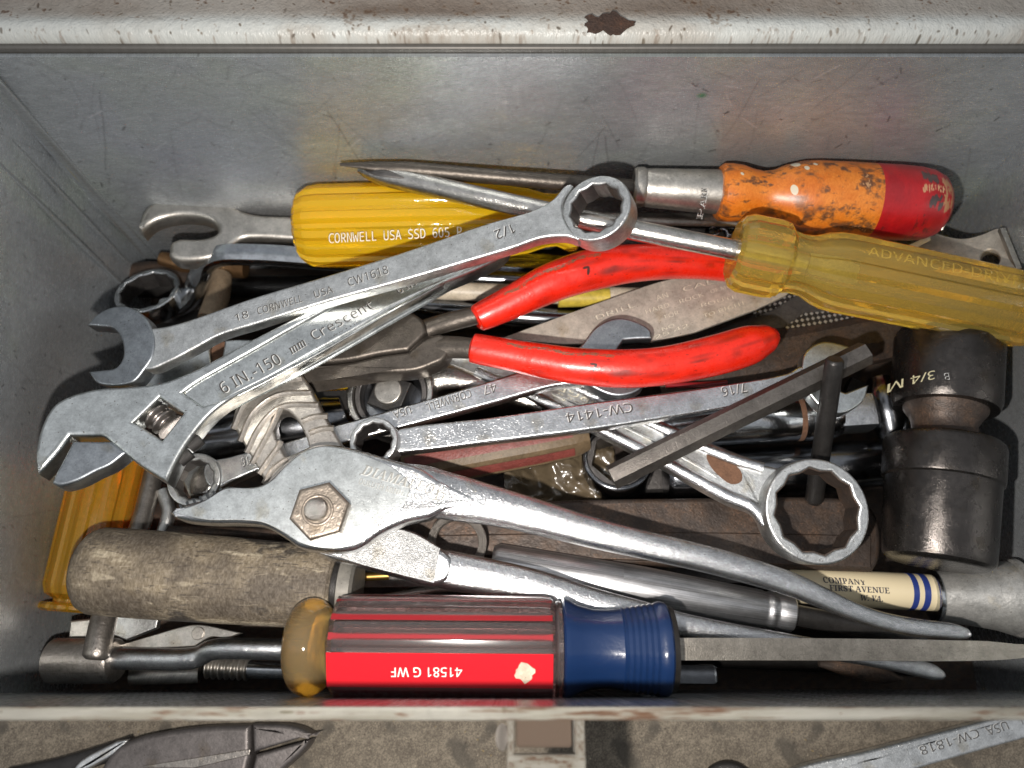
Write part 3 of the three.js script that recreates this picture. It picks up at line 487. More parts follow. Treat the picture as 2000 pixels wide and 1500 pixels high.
// adjustable wrench
{
  const pl = plane([200, 845, 0.0905], [930, 520, 0.0775]);
  const t = thing('adjustable_wrench', 'chrome adjustable wrench with worm screw at the left wall, stamped 6 IN. 150 mm', 'wrench', P(330, 790, 0.088));
  const windowHole = [[311, 776, 1], [357, 806, 1], [316, 858, 1], [262, 824, 1]];
  const panel = [[358, 766, 1], [390, 744], [425, 724], [500, 682], [570, 642], [700, 572], [900, 478], [962, 474, 1], [958, 492, 1], [870, 540], [780, 590], [680, 648], [600, 693], [500, 742], [440, 772], [420, 784], [396, 792, 1]];
  part(t, 'body', slab(pl, [[73, 925, 1], [68, 893], [80, 832], [105, 790], [139, 771], [197, 757], [240, 755], [307, 748], [373, 725], [427, 697], [500, 658], [610, 601], [700, 553], [820, 490], [930, 450], [985, 452], [1000, 478], [985, 497], [953, 515], [847, 560], [767, 600], [700, 640], [601, 695], [520, 741], [460, 772], [415, 805], [376, 850], [350, 890], [325, 941, 1], [267, 904], [203, 853], [197, 850, 1], [136, 850, 1], [110, 885]], 0.0085, 0.0012, [windowHole, panel], 0, 4), M.smooth);
  part(t, 'handle_web', slab(pl, [[346, 776, 1], [420, 715], [560, 636], [700, 562], [900, 470], [970, 466, 1], [966, 500, 1], [790, 592], [600, 700], [440, 782], [390, 802, 1]], 0.004, 0.0003, [], -0.0011), M.smooth);
  part(t, 'movable_jaw', slab(pl, [[141, 861, 1], [216, 861, 1], [246, 883, 1], [214, 908], [187, 920], [149, 939], [112, 948], [100, 942, 1], [109, 921], [119, 903]], 0.0075, 0.0009, [], -0.0002), M.ground, 'grey worn movable jaw');
  const wp = [[285, 797], [341, 843]], st = [];
  const A = P(290, 801, 0.0842), B = P(333, 834, 0.0842), s = S(310, 818, 0.0865);
  for (let i = 0; i <= 64; i++) { const k = i / 64, r = (23 + 5 * Math.sin(k * 2 * Math.PI * 3.2)) * s; st.push({ p: A.clone().lerp(B, k), rx: r, ry: r }); }
  part(t, 'worm_screw', sweep(st, { crease: 1.2 }), std({ color: lin(0.3, 0.27, 0.25), metalness: 0.95, roughness: 0.3 }));
  for (const [u, v] of [[362, 893], [382, 866]]) part(t, 'pin_hole', new THREE.CylinderGeometry(0.0019, 0.0019, 0.004, 16).rotateZ(1.57).rotateY(0.75).translate(...P(u, v, 0.085).toArray()), M.black);
  const o = { lift: -0.00095 };
  lettering(t, pl, '6 IN.-150', [424, 758], [546, 693], 32, 'stamp', { ...o, font: '{}px sans-serif' }); lettering(t, pl, 'mm', [560, 683], [594, 662], 26, 'stamp', { ...o, font: 'italic bold {}px serif' });
  lettering(t, pl, 'Crescent', [603, 655], [728, 587], 27, 'stamp', { ...o, font: '{}px monospace' }); lettering(t, pl, 'BRAND', [650, 657], [708, 624], 12, 'stamp', o); lettering(t, pl, '6 IN', [772, 566], [812, 545], 20, 'stamp', o);
}
// screwdriver with the clear amber fluted handle, across the top
{
  const t = thing('clear_handle_screwdriver', 'screwdriver with pale amber fluted handle at the right edge and long round shaft', 'screwdriver', P(1440, 489, 0.085));
  part(t, 'shaft', pxSweep([[699, 333, 0.0785, 4], [712, 334, 0.0786, 12], [732, 338, 0.0788, 18], [765, 346, 0.079, 21], [1000, 399, 0.0825, 20], [1220, 446, 0.0858, 20], [1450, 491, 0.0868, 20], [1570, 517, 0.0858, 18]], { sub: 3 }), M.chromeRod);
  part(t, 'tip', pxSweep([[716, 333, 0.0812, 3, 2], [740, 336, 0.0824, 9, 3], [790, 347, 0.0826, 3, 2]], { sub: 4 }), M.dark, 'dark worn cross-point recess');
  const yA = 0.0845, yB = 0.079, A = [1432, 490, yA], B = [2012, 609, yB];
  part(t, 'handle', turned(A, B, [[0, 0], [0, 58], [0.012, 70], [0.04, 77], [0.13, 77], [0.16, 74], [0.178, 62], [0.21, 58], [0.25, 60], [0.29, 70], [0.325, 76], [0.37, 78], [0.6, 77], [0.95, 75], [0.985, 72], [1, 60], [1, 0]].map(([k, r]) => [k, r]), { sec: FLUTE(10, 0.075, 8, 8), crease: 0.35 }), M.honey);
  part(t, 'shaft_end', pxSweep([[1575, 520, 0.0858, 30, 8], [1640, 533, 0.0855, 32, 8], [1668, 538, 0.085, 22, 6]], { sub: 3, sec: POLY(4, 45) }), M.nickel, 'flattened steel end seen inside the handle');
  const pl = plane([1690, 500, 0.0925], [1985, 562, 0.087]);
  lettering(t, pl, 'ADVANCED-DRIVE', [1690, 492], [1985, 555], 18, 'faint2', { lift: 0.0006, name: 'moulded_lettering', font: '{}px sans-serif' });
}
// old screwdriver with painted wooden handle
{
  const t = thing('wooden_handle_screwdriver', 'old screwdriver with orange wooden handle and red end along the back wall', 'screwdriver', P(1408, 377, 0.076));
  part(t, 'shaft', pxSweep([[664, 321, 0.083, 3, 2], [690, 322, 0.083, 6, 3], [745, 326, 0.082, 12, 8], [800, 331, 0.081, 15, 15], [1000, 348, 0.079, 15], [1245, 368, 0.076, 17]], { sub: 4 }), M.jaw, 'dull brown round shaft with flat tip');
  const A = [1236, 365, 0.076], B = [1846, 402, 0.0755];
  part(t, 'ferrule', turned(A, B, [[0, 0], [0, 34], [0.008, 38], [0.03, 39], [0.04, 36], [0.05, 37], [0.2, 41], [0.24, 42], [0.285, 43]]), M.nickel, 'tarnished ferrule');
  part(t, 'handle', turned(A, B, [[0.272, 40], [0.275, 50], [0.285, 55], [0.31, 56], [0.345, 54], [0.38, 48], [0.41, 45], [0.44, 48], [0.48, 59], [0.53, 68], [0.58, 71], [0.66, 72], [0.755, 72]], { sec: ROUND(40) }), M.orange);
  part(t, 'red_end', turned(A, B, [[0.7545, 60], [0.755, 72.3], [0.84, 72.5], [0.9, 71], [0.94, 67], [0.97, 59], [0.99, 44], [1.0, 22], [1.002, 0]], { sec: ROUND(40) }), M.redWorn, 'chipped red painted end');
  const pl = plane([1300, 368, 0.0822], [1400, 374, 0.0822]);
  lettering(t, pl, 'PARKER', [1372, 410], [1376, 345], 14, 'stamp', { lift: 0.0003, drop: (x, w) => Math.sqrt(Math.max(0, 0.0064 ** 2 - w * w)) - 0.0064, font: 'bold {}px serif' });
}
// yellow clear handle under the long wrench
{
  const t = thing('yellow_handle_screwdriver', 'screwdriver with bright yellow clear plastic handle under the long wrench', 'screwdriver', P(855, 440, 0.062));
  const A = [579, 443, 0.062], B = [1130, 429, 0.062];
  part(t, 'handle', turned(A, B, [[0, 0], [0, 40], [0.006, 54], [0.02, 67], [0.05, 77], [0.09, 80], [0.5, 80], [0.52, 79], [0.7, 72], [0.82, 62], [0.88, 52], [0.92, 50], [0.945, 56], [0.965, 62], [0.99, 60], [1.0, 52], [1.0, 0]], { sec: FLUTE(14, 0.09, 8, 4), crease: 0.35 }), M.amber);
  part(t, 'shaft', turned([1120, 429, 0.062], [1470, 434, 0.058], [[0, 12], [0.3, 12], [0.7, 13], [1, 15]]), M.dark);
  const pl = plane([640, 466, 0.0738], [905, 456, 0.0738], 0.25);
  lettering(t, pl, 'CORNWELL USA SSD 605 P', [640, 466], [905, 452], 24, 'bright', { lift: 0.0009, name: 'moulded_lettering', font: '{}px monospace' });
}
// pliers with red dipped grips
{
  const t = thing('red_grip_pliers', 'long nose pliers with two bright red dipped grips in the middle of the pile', 'pliers', P(860, 650, 0.07));
  part(t, 'grip', pxSweep([[928, 624, 0.070, 20, 22], [934, 621, 0.070, 27, 27], [960, 609, 0.0705, 30], [1000, 590, 0.071, 33], [1080, 551, 0.072, 39], [1160, 526, 0.0715, 41], [1240, 514, 0.0705, 37], [1320, 512, 0.0685, 33], [1400, 518, 0.066, 30], [1470, 530, 0.064, 28], [1500, 537, 0.0635, 18], [1508, 539, 0.0635, 2]], { sub: 5, sec: ROUND(36) }), M.grip, 'upper red grip going under the amber handle');
  part(t, 'grip', pxSweep([[919, 679, 0.070, 20, 20], [924, 680, 0.070, 29, 28], [1000, 694, 0.0705, 31], [1060, 705, 0.071, 34], [1127, 715, 0.072, 36], [1220, 720, 0.0725, 38], [1300, 714, 0.072, 38], [1400, 693, 0.0705, 40], [1460, 675, 0.0695, 39], [1496, 662, 0.0685, 29], [1514, 655, 0.068, 16], [1522, 652, 0.068, 2]], { sub: 5, sec: ROUND(36) }), M.grip, 'lower red grip with rubbed brown scuffs');
  const pl = plane([600, 690, 0.0685], [920, 650, 0.0705]);
  part(t, 'handle_arm', pxSweep([[780, 668, 0.064, 26, 16], [840, 640, 0.066, 20, 16], [880, 628, 0.068, 19, 16], [945, 613, 0.070, 18, 18]], { sub: 5 }), M.jaw);
  part(t, 'handle_arm', pxSweep([[760, 690, 0.064, 28, 16], [830, 683, 0.066, 28, 18], [880, 678, 0.068, 23, 18], [945, 683, 0.070, 20, 18]], { sub: 5 }), M.jaw);
  part(t, 'jaw', slab(pl, [[520, 742, 1], [600, 672], [700, 628], [770, 607], [805, 610], [828, 628], [834, 648, 1], [815, 667], [797, 684, 1], [740, 692], [690, 703], [600, 716], [530, 748, 1]], 0.010, 0.0014, [], 0.0003), M.jaw);
  part(t, 'jaw', slab(pl, [[510, 756, 1], [600, 718], [690, 705], [740, 694], [797, 686, 1], [830, 660], [862, 652], [880, 670], [868, 700], [845, 712], [810, 724], [730, 727], [594, 726], [520, 762, 1]], 0.0095, 0.0014), M.jaw);
}
// hexagonal key and black rod over the right side
{
  const t = thing('hex_key', 'dark steel hexagonal key bar lying diagonally over two wrenches', 'hex key', P(1440, 810, 0.072));
  part(t, 'bar', pxSweep([[1194, 933, 0.0645, 25], [1440, 812, 0.071, 25], [1690, 690, 0.0765, 25]], { sub: 2, sec: POLY(6, 0, 4, 0.08), crease: 0.3 }), M.hexSteel);
  const k = thing('steel_punch', 'black round steel rod standing over the hexagonal bar beside the big box wrench', 'punch', P(1612, 850, 0.065));
  part(k, 'rod', pxSweep([[1631, 701, 0.0865, 14], [1630, 706, 0.0858, 18], [1612, 830, 0.067, 18], [1590, 975, 0.046, 17], [1588, 985, 0.045, 10]], { sub: 3 }), M.black);
}
// tongue and groove pliers
{
  const pl = plane([628, 1003, 0.080], [1600, 1150, 0.0685]);
  const t = thing('slip_joint_pliers', 'large chrome slip joint pliers with hex pivot nut across the lower middle', 'pliers', P(628, 1003, 0.078));
  const pl2 = plane([628, 1040, 0.0715], [1750, 1290, 0.055]);
  part(t, 'jaw_head', slab(pl, [[328, 1000, 1], [344, 992], [360, 984], [400, 973], [420, 960], [440, 949], [470, 951], [505, 947], [527, 934], [546, 914], [571, 890], [600, 873], [632, 866], [672, 870], [770, 897], [820, 911], [856, 932], [960, 984], [868, 998], [838, 1011], [795, 1020], [745, 1042], [707, 1067], [670, 1077], [620, 1075], [582, 1067], [553, 1048], [515, 1027], [470, 1022], [400, 1021], [347, 1013]], 0.0082, 0.0021, [], 0, 6), M.forged);
  const hs = (list, pq) => list.map(([u, v, r]) => { const q = onPlane(pq, u, v), h = Math.min(r * 0.86, 27) * S(u, v, 0.07); const w = fromPlane(pq, q.x, q.y, -h - 0.00015); return [u, v, w.y, r, h / S(u, v, w.y)]; });
  part(t, 'handle', pxSweep(hs([[770, 950, 46], [820, 958, 50], [870, 968, 46], [1000, 997, 36], [1150, 1038, 30], [1280, 1069, 27], [1400, 1097, 26], [1550, 1143, 23], [1600, 1165, 21], [1667, 1194, 18], [1720, 1212, 17], [1783, 1225, 17], [1860, 1233, 15], [1888, 1238, 10], [1897, 1241, 2]], pl), { sub: 6, sec: POLY(4, 45, 8, 0.72).map(([a, f]) => [a, f * 1.16]), crease: 0.7 }), M.forged);
  part(t, 'handle', pxSweep(hs([[840, 1108, 30], [860, 1110, 36], [900, 1118, 37], [1033, 1143, 33], [1167, 1180, 28], [1247, 1197, 24], [1350, 1223, 21], [1583, 1264, 18], [1700, 1284, 17], [1780, 1301, 17], [1820, 1312, 15], [1840, 1319, 9], [1846, 1321, 2]], pl2), { sub: 6, sec: POLY(4, 45, 8, 0.72).map(([a, f]) => [a, f * 1.16]), crease: 0.7 }), M.forged);
  part(t, 'head_face', slab(pl, [[340, 1001, 1], [400, 978], [440, 955], [505, 952], [532, 938], [552, 917], [575, 896], [602, 879], [632, 872], [670, 877], [720, 892], [770, 915], [800, 945], [790, 985], [740, 1022], [700, 1058], [665, 1070], [620, 1069], [586, 1060], [557, 1042], [515, 1021], [470, 1016], [400, 1015]], 0.002, 0.0003, [], 0.00018, 2), M.smooth, 'flat ground face of the pliers head');
  for (let i = 0; i < 7; i++) { const u = 352 + i * 13, v = 989 - i * 5.2; part(t, 'tooth', pxSweep([[u, v - 3, 0.0785, 3, 3], [u + 4, v + 6, 0.0797, 3, 3]], { sub: 1, sec: POLY(4, 45) }), M.ground); }
  const c = onPlane(pl, 629, 1003), s = S(629, 1003, 0.084);
  part(t, 'pivot_nut', slab2(pl, hex2(c.x, c.y, 59 * s, 0.42), 0.0064, 0.0011, [], 0.0054, 3), M.greasyNut);
  const cb = onPlane(pl, 623, 1001);
  part(t, 'pivot_bolt', new THREE.SphereGeometry(24 * s, 28, 14, 0, Math.PI * 2, 0, Math.PI / 2).scale(1, 0.75, 1).translate(...fromPlane(pl, cb.x, cb.y, 0.0052).toArray()), M.chromeRod);
  const pw = onPlane(pl, 626, 1003); part(t, 'nut_collar', slab2(pl, circle2(pw.x, pw.y, 31 * s, 40), 0.002, 0.0004, [circle2(pw.x, pw.y, 25 * s, 40)], 0.0059, 2), M.greasyNut);
  lettering(t, pl, 'DIAMALLOY', [705, 914], [866, 960], 26, 'faint', { lift: 0.00035, font: 'italic bold {}px serif' });
  lettering(t, pl, 'D', [846, 963], [872, 971], 26, 'faint', { lift: 0.0003, font: 'bold {}px serif' });
  { const q = onPlane(pl, 858, 967); part(t, 'emblem_ring', slab2(pl, circle2(q.x, q.y, 24 * s, 36), 0.0006, 0.0001, [circle2(q.x, q.y, 21 * s, 36)], 0.0002, 1), M.forged); }
  lettering(t, pl, 'DULUTH MINN. U.S.A.', [700, 938], [830, 975], 14, 'faint', { lift: 0.00035 });
  // lower handle
  part(t, 'lower_head', slab(pl2, [[600, 1060], [677, 1075], [720, 1052], [770, 1030], [808, 1037], [865, 1072], [885, 1090], [884, 1125], [850, 1144], [775, 1126], [701, 1107], [640, 1090]], 0.0082, 0.0021, [], 0, 6), M.forged);
  part(t, 'handle_neck', slab(pl2, [[660, 1088, 1], [700, 1064], [770, 1034], [806, 1041], [860, 1071, 1], [852, 1110], [848, 1139, 1], [775, 1121], [703, 1102]], 0.001, 0.0003, [], 0.0003, 2), M.frosted, 'grainy flat neck of the lower handle');
  // grooved jaw above the pivot
  const pg = plane([470, 850, 0.071], [640, 800, 0.0715]);
  part(t, 'grooved_jaw', slab(pg, [[452, 826, 1], [462, 790], [490, 752], [530, 728], [578, 716, 1], [597, 742], [635, 815], [680, 890, 1], [640, 920], [570, 930], [528, 962, 1], [505, 918], [482, 878]], 0.0085, 0.0009, [[[531, 818], [540, 803], [556, 801], [575, 815], [597, 852], [603, 872, 1], [580, 883], [557, 892, 1], [541, 862]]]), M.bronze);
  const arcs = [[[455, 838], [478, 788], [520, 752], [590, 738]], [[468, 862], [494, 806], [540, 772], [608, 766]], [[481, 884], [508, 832], [548, 795], [622, 790]], [[492, 905], [512, 868], [530, 836], [548, 798]], [[505, 925], [530, 890], [546, 868], [548, 862]], [[590, 822], [612, 814], [636, 812], [640, 812]], [[604, 846], [625, 838], [648, 836], [652, 836]], [[515, 945], [535, 915], [556, 899], [562, 896]]];
  for (const a of arcs) part(t, 'groove_rib', pxSweep(a.map(([u, v]) => { const q = onPlane(pg, u, v), w = fromPlane(pg, q.x, q.y, 0.0001); return [u, v, w.y, 6, 6]; }), { sub: 6, sec: POLY(4, 0, 3, 0.2) }), M.bronze);
}
// grey weathered wooden handle
{
  const t = thing('weathered_wood_handle', 'thick grey weathered wooden handle at the lower left above the red screwdriver', 'tool handle', P(420, 1130, 0.058));
  const A = [160, 1112, 0.057], B = [692, 1150, 0.057];
  part(t, 'grip', turned(A, B, [[0, 0], [0.002, 40], [0.008, 62], [0.03, 76], [0.06, 83], [0.12, 84], [0.3, 84], [0.5, 83], [0.7, 81], [0.85, 79], [0.925, 76], [0.935, 68], [0.935, 0]].map(([k, r]) => [k, r, r * 0.92]), { sec: ROUND(44) }), M.wood);
  part(t, 'dark_gap', turned(A, B, [[0.93, 58], [0.965, 58]]), M.black);
  part(t, 'end_collar', turned(A, B, [[0.957, 0], [0.957, 66], [0.962, 71], [1.004, 68], [1.014, 62], [1.014, 0]], { sec: ROUND(40) }), std({ color: lin(0.17, 0.16, 0.14), metalness: 0.4, roughness: 0.55, map: T.wear }), 'grey metal collar on the wooden handle end');
}
// screwdriver with red, clear and blue handle in front
{
  const t = thing('red_and_blue_screwdriver', 'screwdriver with clear red and blue ribbed handle lying along the front wall', 'screwdriver', P(870, 1265, 0.070));
  const A = [559, 1262, 0.069], B = [1310, 1268, 0.069], k = (u) => (u - 559) / 751;
  part(t, 'pommel', turned(A, B, [[0, 0], ...Array.from({ length: 21 }, (_, i) => { const a = -1.5 + i * 0.138; return [0.064 + 0.0635 * Math.sin(a), 92 * Math.pow(Math.cos(a), 0.62)]; }), [0.128, 0]], { sec: ROUND(40), crease: 1 }), M.pommel, 'clear amber rounded butt end');
  const sec = []; for (let d = -20; d < 340; d += 4) { const g = [100, 123, 152, 178, 205, 232, 260].some((q) => Math.abs(q - d) < 3.2); sec.push([d, g ? 0.93 : d > 40 && d < 88 ? 0.965 / Math.cos((d - 64) * Math.PI / 180) * 0.975 : 1 - 0.02 * Math.cos(d * Math.PI / 180 * 13)]); }
  part(t, 'handle', turned(A, B, [[0.115, 0], [0.118, 60], [0.124, 76], [0.132, 88], [0.145, 97], [0.16, 99], [0.665, 99], [0.685, 97], [0.695, 92], [0.698, 80], [0.70, 70], [0.72, 70], [0.72, 0]], { sec, crease: 0.3 }), M.clear, 'clear fluted plastic barrel');
  const strip = (a, b, r, mat, name, label, u0 = 660, u1 = 1076) => part(t, name, turned(A, B, [[k(u0), r], [k(u1), r]], { sec: a < b && b - a > 15 ? [[a, 1], [(a + b) / 2, Math.cos((b - a) / 2 * Math.PI / 180)], [b, 1]] : [[a, 1], [b, 1]], open: true }), mat, label);
  strip(44, 83, 99.6, M.redPlastic, 'label_stripe', 'bright red flat with white print');
  strip(-12, 44, 99.6, M.redDeep, 'label_stripe', 'dark red lower flat');
  for (const d of [100, 123, 152, 170]) strip(d - 4, d + 4, 95.8, M.redDeep, 'red_stripe');
  part(t, 'collar', turned(A, B, [[0.69, 60], [0.69, 72], [0.70, 88], [0.705, 90], [0.715, 88], [0.72, 74]], { sec: ROUND(36) }), M.clear);
  part(t, 'blue_ferrule', turned(A, B, [[0.716, 0], [0.717, 90], [0.722, 95], [0.735, 92], [0.76, 82], [0.80, 74], [0.84, 73], [0.868, 76], ...Array.from({ length: 13 }, (_, i) => [0.872 + i * 0.0075, (i % 2 ? 76.5 : 79) + i * 0.75]), [0.972, 90], [0.985, 88], [0.992, 82], [0.992, 0]], { sec: FLUTE(8, 0.02, 8), crease: 0.5 }), M.blue, 'dark blue ribbed sleeve');
  part(t, 'black_band', turned(A, B, [[0.988, 60], [0.99, 84], [1.004, 80], [1.006, 60], [1.006, 0]]), M.black);
  const sh = [[1300, 1268, 0.069, 29, 24], [1500, 1268, 0.067, 29, 24], [1780, 1270, 0.064, 28, 23], [1850, 1271, 0.0633, 27, 18], [1930, 1271, 0.0625, 25, 10], [1985, 1272, 0.062, 19, 4], [2040, 1270, 0.061, 14, 1]];
  part(t, 'shaft', pxSweep(sh, { sub: 2, sec: POLY(4, 45, 6, 0.06), crease: 0.35 }), M.tanSteel ||= std({ color: lin(0.36, 0.33, 0.285), metalness: 0.9, roughness: 0.36, map: T.wear, bumpMap: T.grain, bumpScale: 0.00004 }), 'square shaft with ground flat blade');
  const fn = V3(0, Math.sin(1.108), Math.cos(1.108)), fo = P(...A).lerp(P(...B), 0.35).addScaledVector(fn, 99.6 * S(870, 1265, 0.069) * Math.cos(0.34));
  const pl = tilted(fo, P(...B).sub(P(...A)), fn);
  lettering(t, pl, '41581 G WF', [905, 1311], [762, 1311], 24, 'white', { lift: 0.0009, name: 'printed_lettering', mat: { metalness: 0, roughness: 0.4 } });
  const qb = onPlane(pl, 1025, 1311), spl = { ...pl, o: fromPlane(pl, qb.x, qb.y, 0.0007) };
  part(t, 'paint_chip', slab2(spl, circle2(0, 0, 0.0028, 20).map((q, i) => new THREE.Vector2(q.x * (0.95 + 0.13 * Math.sin(i * 1.257) + 0.08 * Math.sin(i * 2.2 + 1)), q.y * (0.95 + 0.15 * Math.sin(i * 1.257 + 1) + 0.1 * Math.sin(i * 2.2)))), 0.0003, 0.00005, [], 0.0002, 1), M.bone, 'pale chipped spot in the red print');
}

// ================= the layer below =================
// open end wrench against the back wall
{
  const pl = plane([300, 430, 0.053], [620, 442, 0.046]);
  const t = thing('open_end_wrench', 'bright open end wrench at the upper left behind the yellow handle', 'wrench', P(440, 430, 0.05));
  part(t, 'body', slab(pl, [[269, 446, 1], [275, 417], [288, 399], [320, 381], [360, 374], [400, 377], [437, 391], [467, 407], [500, 416], [580, 420], [760, 430, 1], [760, 474, 1], [580, 467], [500, 463], [472, 466], [440, 492], [400, 506], [345, 507], [328, 496, 1], [333, 472], [350, 464, 1], [398, 463], [424, 452], [420, 436], [400, 425], [372, 420], [340, 421], [307, 429], [286, 442], [277, 453, 1]], 0.0085, 0.0022, [], 0, 5), M.nickel);
}
// cranked box wrench
{
  const t = thing('offset_box_wrench', 'polished offset box wrench with cranked neck and ring turned up at the left', 'wrench', P(420, 540, 0.045));
  part(t, 'shank', pxSweep([[318, 604, 0.026, 24, 16], [350, 596, 0.027, 25, 17], [374, 575, 0.031, 24, 18], [388, 545, 0.038, 24, 18], [402, 516, 0.044, 24, 18], [430, 500, 0.048, 25, 18], [500, 498, 0.049, 25, 18], [620, 506, 0.049, 25, 18], [900, 530, 0.046, 24, 18]], { sub: 8, sec: POLY(4, 45, 6, 0.5) }), M.chrome);
  const c = P(287, 566, 0.034), s = S(287, 566, 0.034);
  boxEnd(t, 'box_end', c, V3(1, 0, 0), V3(-0.05, 0.93, -0.36).normalize(), 63 * s, 53 * s, 0.008, M.chrome);
}
// wrench with CORNWELL 47
{
  const pl = plane([385, 938, 0.0605], [1190, 700, 0.0645]);
  const t = thing('combination_wrench', 'grainy combination wrench running under the lower red grip, stamped 47 upside down', 'wrench', P(800, 810, 0.061));
  part(t, 'shank', slab(pl, [[400, 905], [450, 891], [578, 856], [647, 832], [717, 813], [950, 745], [1060, 708], [1120, 680], [1170, 690], [1180, 735], [1130, 750], [1087, 753], [950, 790], [663, 868], [560, 900], [506, 917], [450, 941], [420, 955], [400, 940]], 0.005, 0.0009), M.forged);
  part(t, 'open_end', slab(pl, [[1108, 690], [1133, 676], [1161, 641], [1188, 625], [1215, 621], [1252, 632], [1272, 647], [1273, 662, 1], [1240, 663], [1217, 665, 1], [1203, 690], [1205, 715], [1222, 730], [1262, 742, 1], [1252, 760], [1228, 772], [1200, 774], [1170, 764], [1130, 740], [1105, 715]], 0.0062, 0.0009, [], 0.0004), M.ground);
  const s = S(380, 937, 0.061);
  boxEnd(t, 'box_end', P(378, 936, 0.0615), pl.X, pl.N, 53 * s, 40 * s, 0.0075, M.satin);
  lettering(t, pl, '47', [972, 757], [943, 766], 22); lettering(t, pl, 'CORNWELL', [923, 768], [832, 798], 20); lettering(t, pl, 'USA', [806, 800], [768, 813], 19); lettering(t, pl, '7/16', [506, 896], [470, 906], 22);
  const n = thing('loose_nut', 'bright steel nut showing through the wrench ring beside the pliers', 'nut', P(388, 935, 0.05));
  const np = plane([360, 935, 0.051], [420, 935, 0.055]), nc = onPlane(np, 388, 934);
  part(n, 'nut', slab2(np, hex2(nc.x, nc.y, 42 * s, 0.2), 0.009, 0.0012), M.chromeRod);
}
// wrench with CW-1414
{
  const pl = plane([727, 861, 0.0685], [1640, 725, 0.066]);
  const t = thing('combination_wrench', 'bright combination wrench across the middle with 7/16 stamped upside down near its open end', 'wrench', P(1100, 810, 0.067));
  part(t, 'shank', slab(pl, [[772, 842], [800, 833], [950, 816], [1167, 784], [1400, 752], [1537, 728], [1565, 714], [1590, 720], [1600, 760], [1580, 772], [1480, 788], [1350, 808], [1167, 837], [950, 864], [799, 882], [772, 882]], 0.0048, 0.0009), M.forged);
  part(t, 'open_end', slab(pl, [[1566, 722], [1571, 691], [1586, 675], [1609, 667], [1638, 671], [1668, 682], [1690, 700, 1], [1660, 714], [1640, 722], [1630, 742], [1636, 760], [1651, 767, 1], [1697, 751, 1], [1689, 779], [1665, 800], [1638, 808], [1606, 797], [1586, 777], [1570, 752]], 0.0056, 0.0008, [], 0.0003), M.smooth);
  const s = S(727, 861, 0.07);
  boxEnd(t, 'box_end', P(729, 861, 0.0715), V3(1, 0, 0), pl.N.clone().applyAxisAngle(V3(0, 0, 1), 0.14), 48 * s, 38.5 * s, 0.0078, M.satin);
  lettering(t, pl, 'CW-1414', [1240, 796], [1104, 819], 24); lettering(t, pl, '7/16', [1462, 758], [1408, 768], 24, 'stamp');
}
// big box wrench with raised edges
{
  const pl = plane([1000, 730, 0.050], [1560, 980, 0.064]);
  const t = thing('large_box_wrench', 'large chrome wrench with raised edges and big twelve-point ring at the lower right', 'wrench', P(1300, 860, 0.058));
  part(t, 'shank', slab(pl, [[842, 705, 1], [870, 690, 1], [960, 692], [1103, 740], [1183, 779], [1315, 842], [1440, 895], [1480, 905], [1525, 918], [1512, 950], [1504, 985], [1506, 1020], [1514, 1046], [1490, 1020], [1470, 996], [1420, 976], [1295, 907], [1247, 882], [1028, 772], [940, 738]], 0.0075, 0.0012), M.satin);
  for (const [a, n] of [[[[880, 690], [960, 697], [1103, 746], [1183, 783], [1315, 846], [1440, 899], [1490, 914]], 0], [[[930, 726], [1028, 766], [1247, 874], [1295, 899], [1420, 968], [1470, 990], [1497, 1022]], 1]]) part(t, 'edge_rail', pxSweep(a.map(([u, v]) => { const q = onPlane(pl, u, v), w = fromPlane(pl, q.x, q.y, 0.0006); return [u, v, w.y, 12, 9]; }), { sub: 6, sec: ROUND(18) }), M.forged);
  part(t, 'ledge', pxSweep([[1080, 768], [1247, 846], [1330, 890], [1400, 930]].map(([u, v]) => { const q = onPlane(pl, u, v), w = fromPlane(pl, q.x, q.y, 0); return [u, v, w.y, 3, 5]; }), { sub: 4, sec: ROUND(10) }), M.satin);
  const c = P(1597, 998, 0.0685), s = S(1597, 998, 0.0685), N = V3(0.03, 0.99, 0.13).normalize();
  boxEnd(t, 'box_end', c, V3(1, 0, 0), N, 103 * s, 84 * s, 0.0105, M.satin, M.brown);
  lettering(t, pl, 'FORGED', [1198, 806], [1066, 745], 17, 'bright', { lift: 0.0004 }); lettering(t, pl, 'U.S.A.', [1160, 806], [1085, 772], 15, 'bright', { lift: 0.0004 }); lettering(t, pl, 'A', [1318, 853], [1294, 842], 22, 'bright', { lift: 0.0004 });
  const rp = [[1380, 888], [1398, 884], [1425, 900], [1448, 922], [1448, 940], [1430, 946], [1405, 930], [1386, 908]];
  part(t, 'rust_patch', slab(pl, rp, 0.0005, 0.0001, [], 0.00025, 1), M.rustPatch, 'rusty slot near the big ring');
}
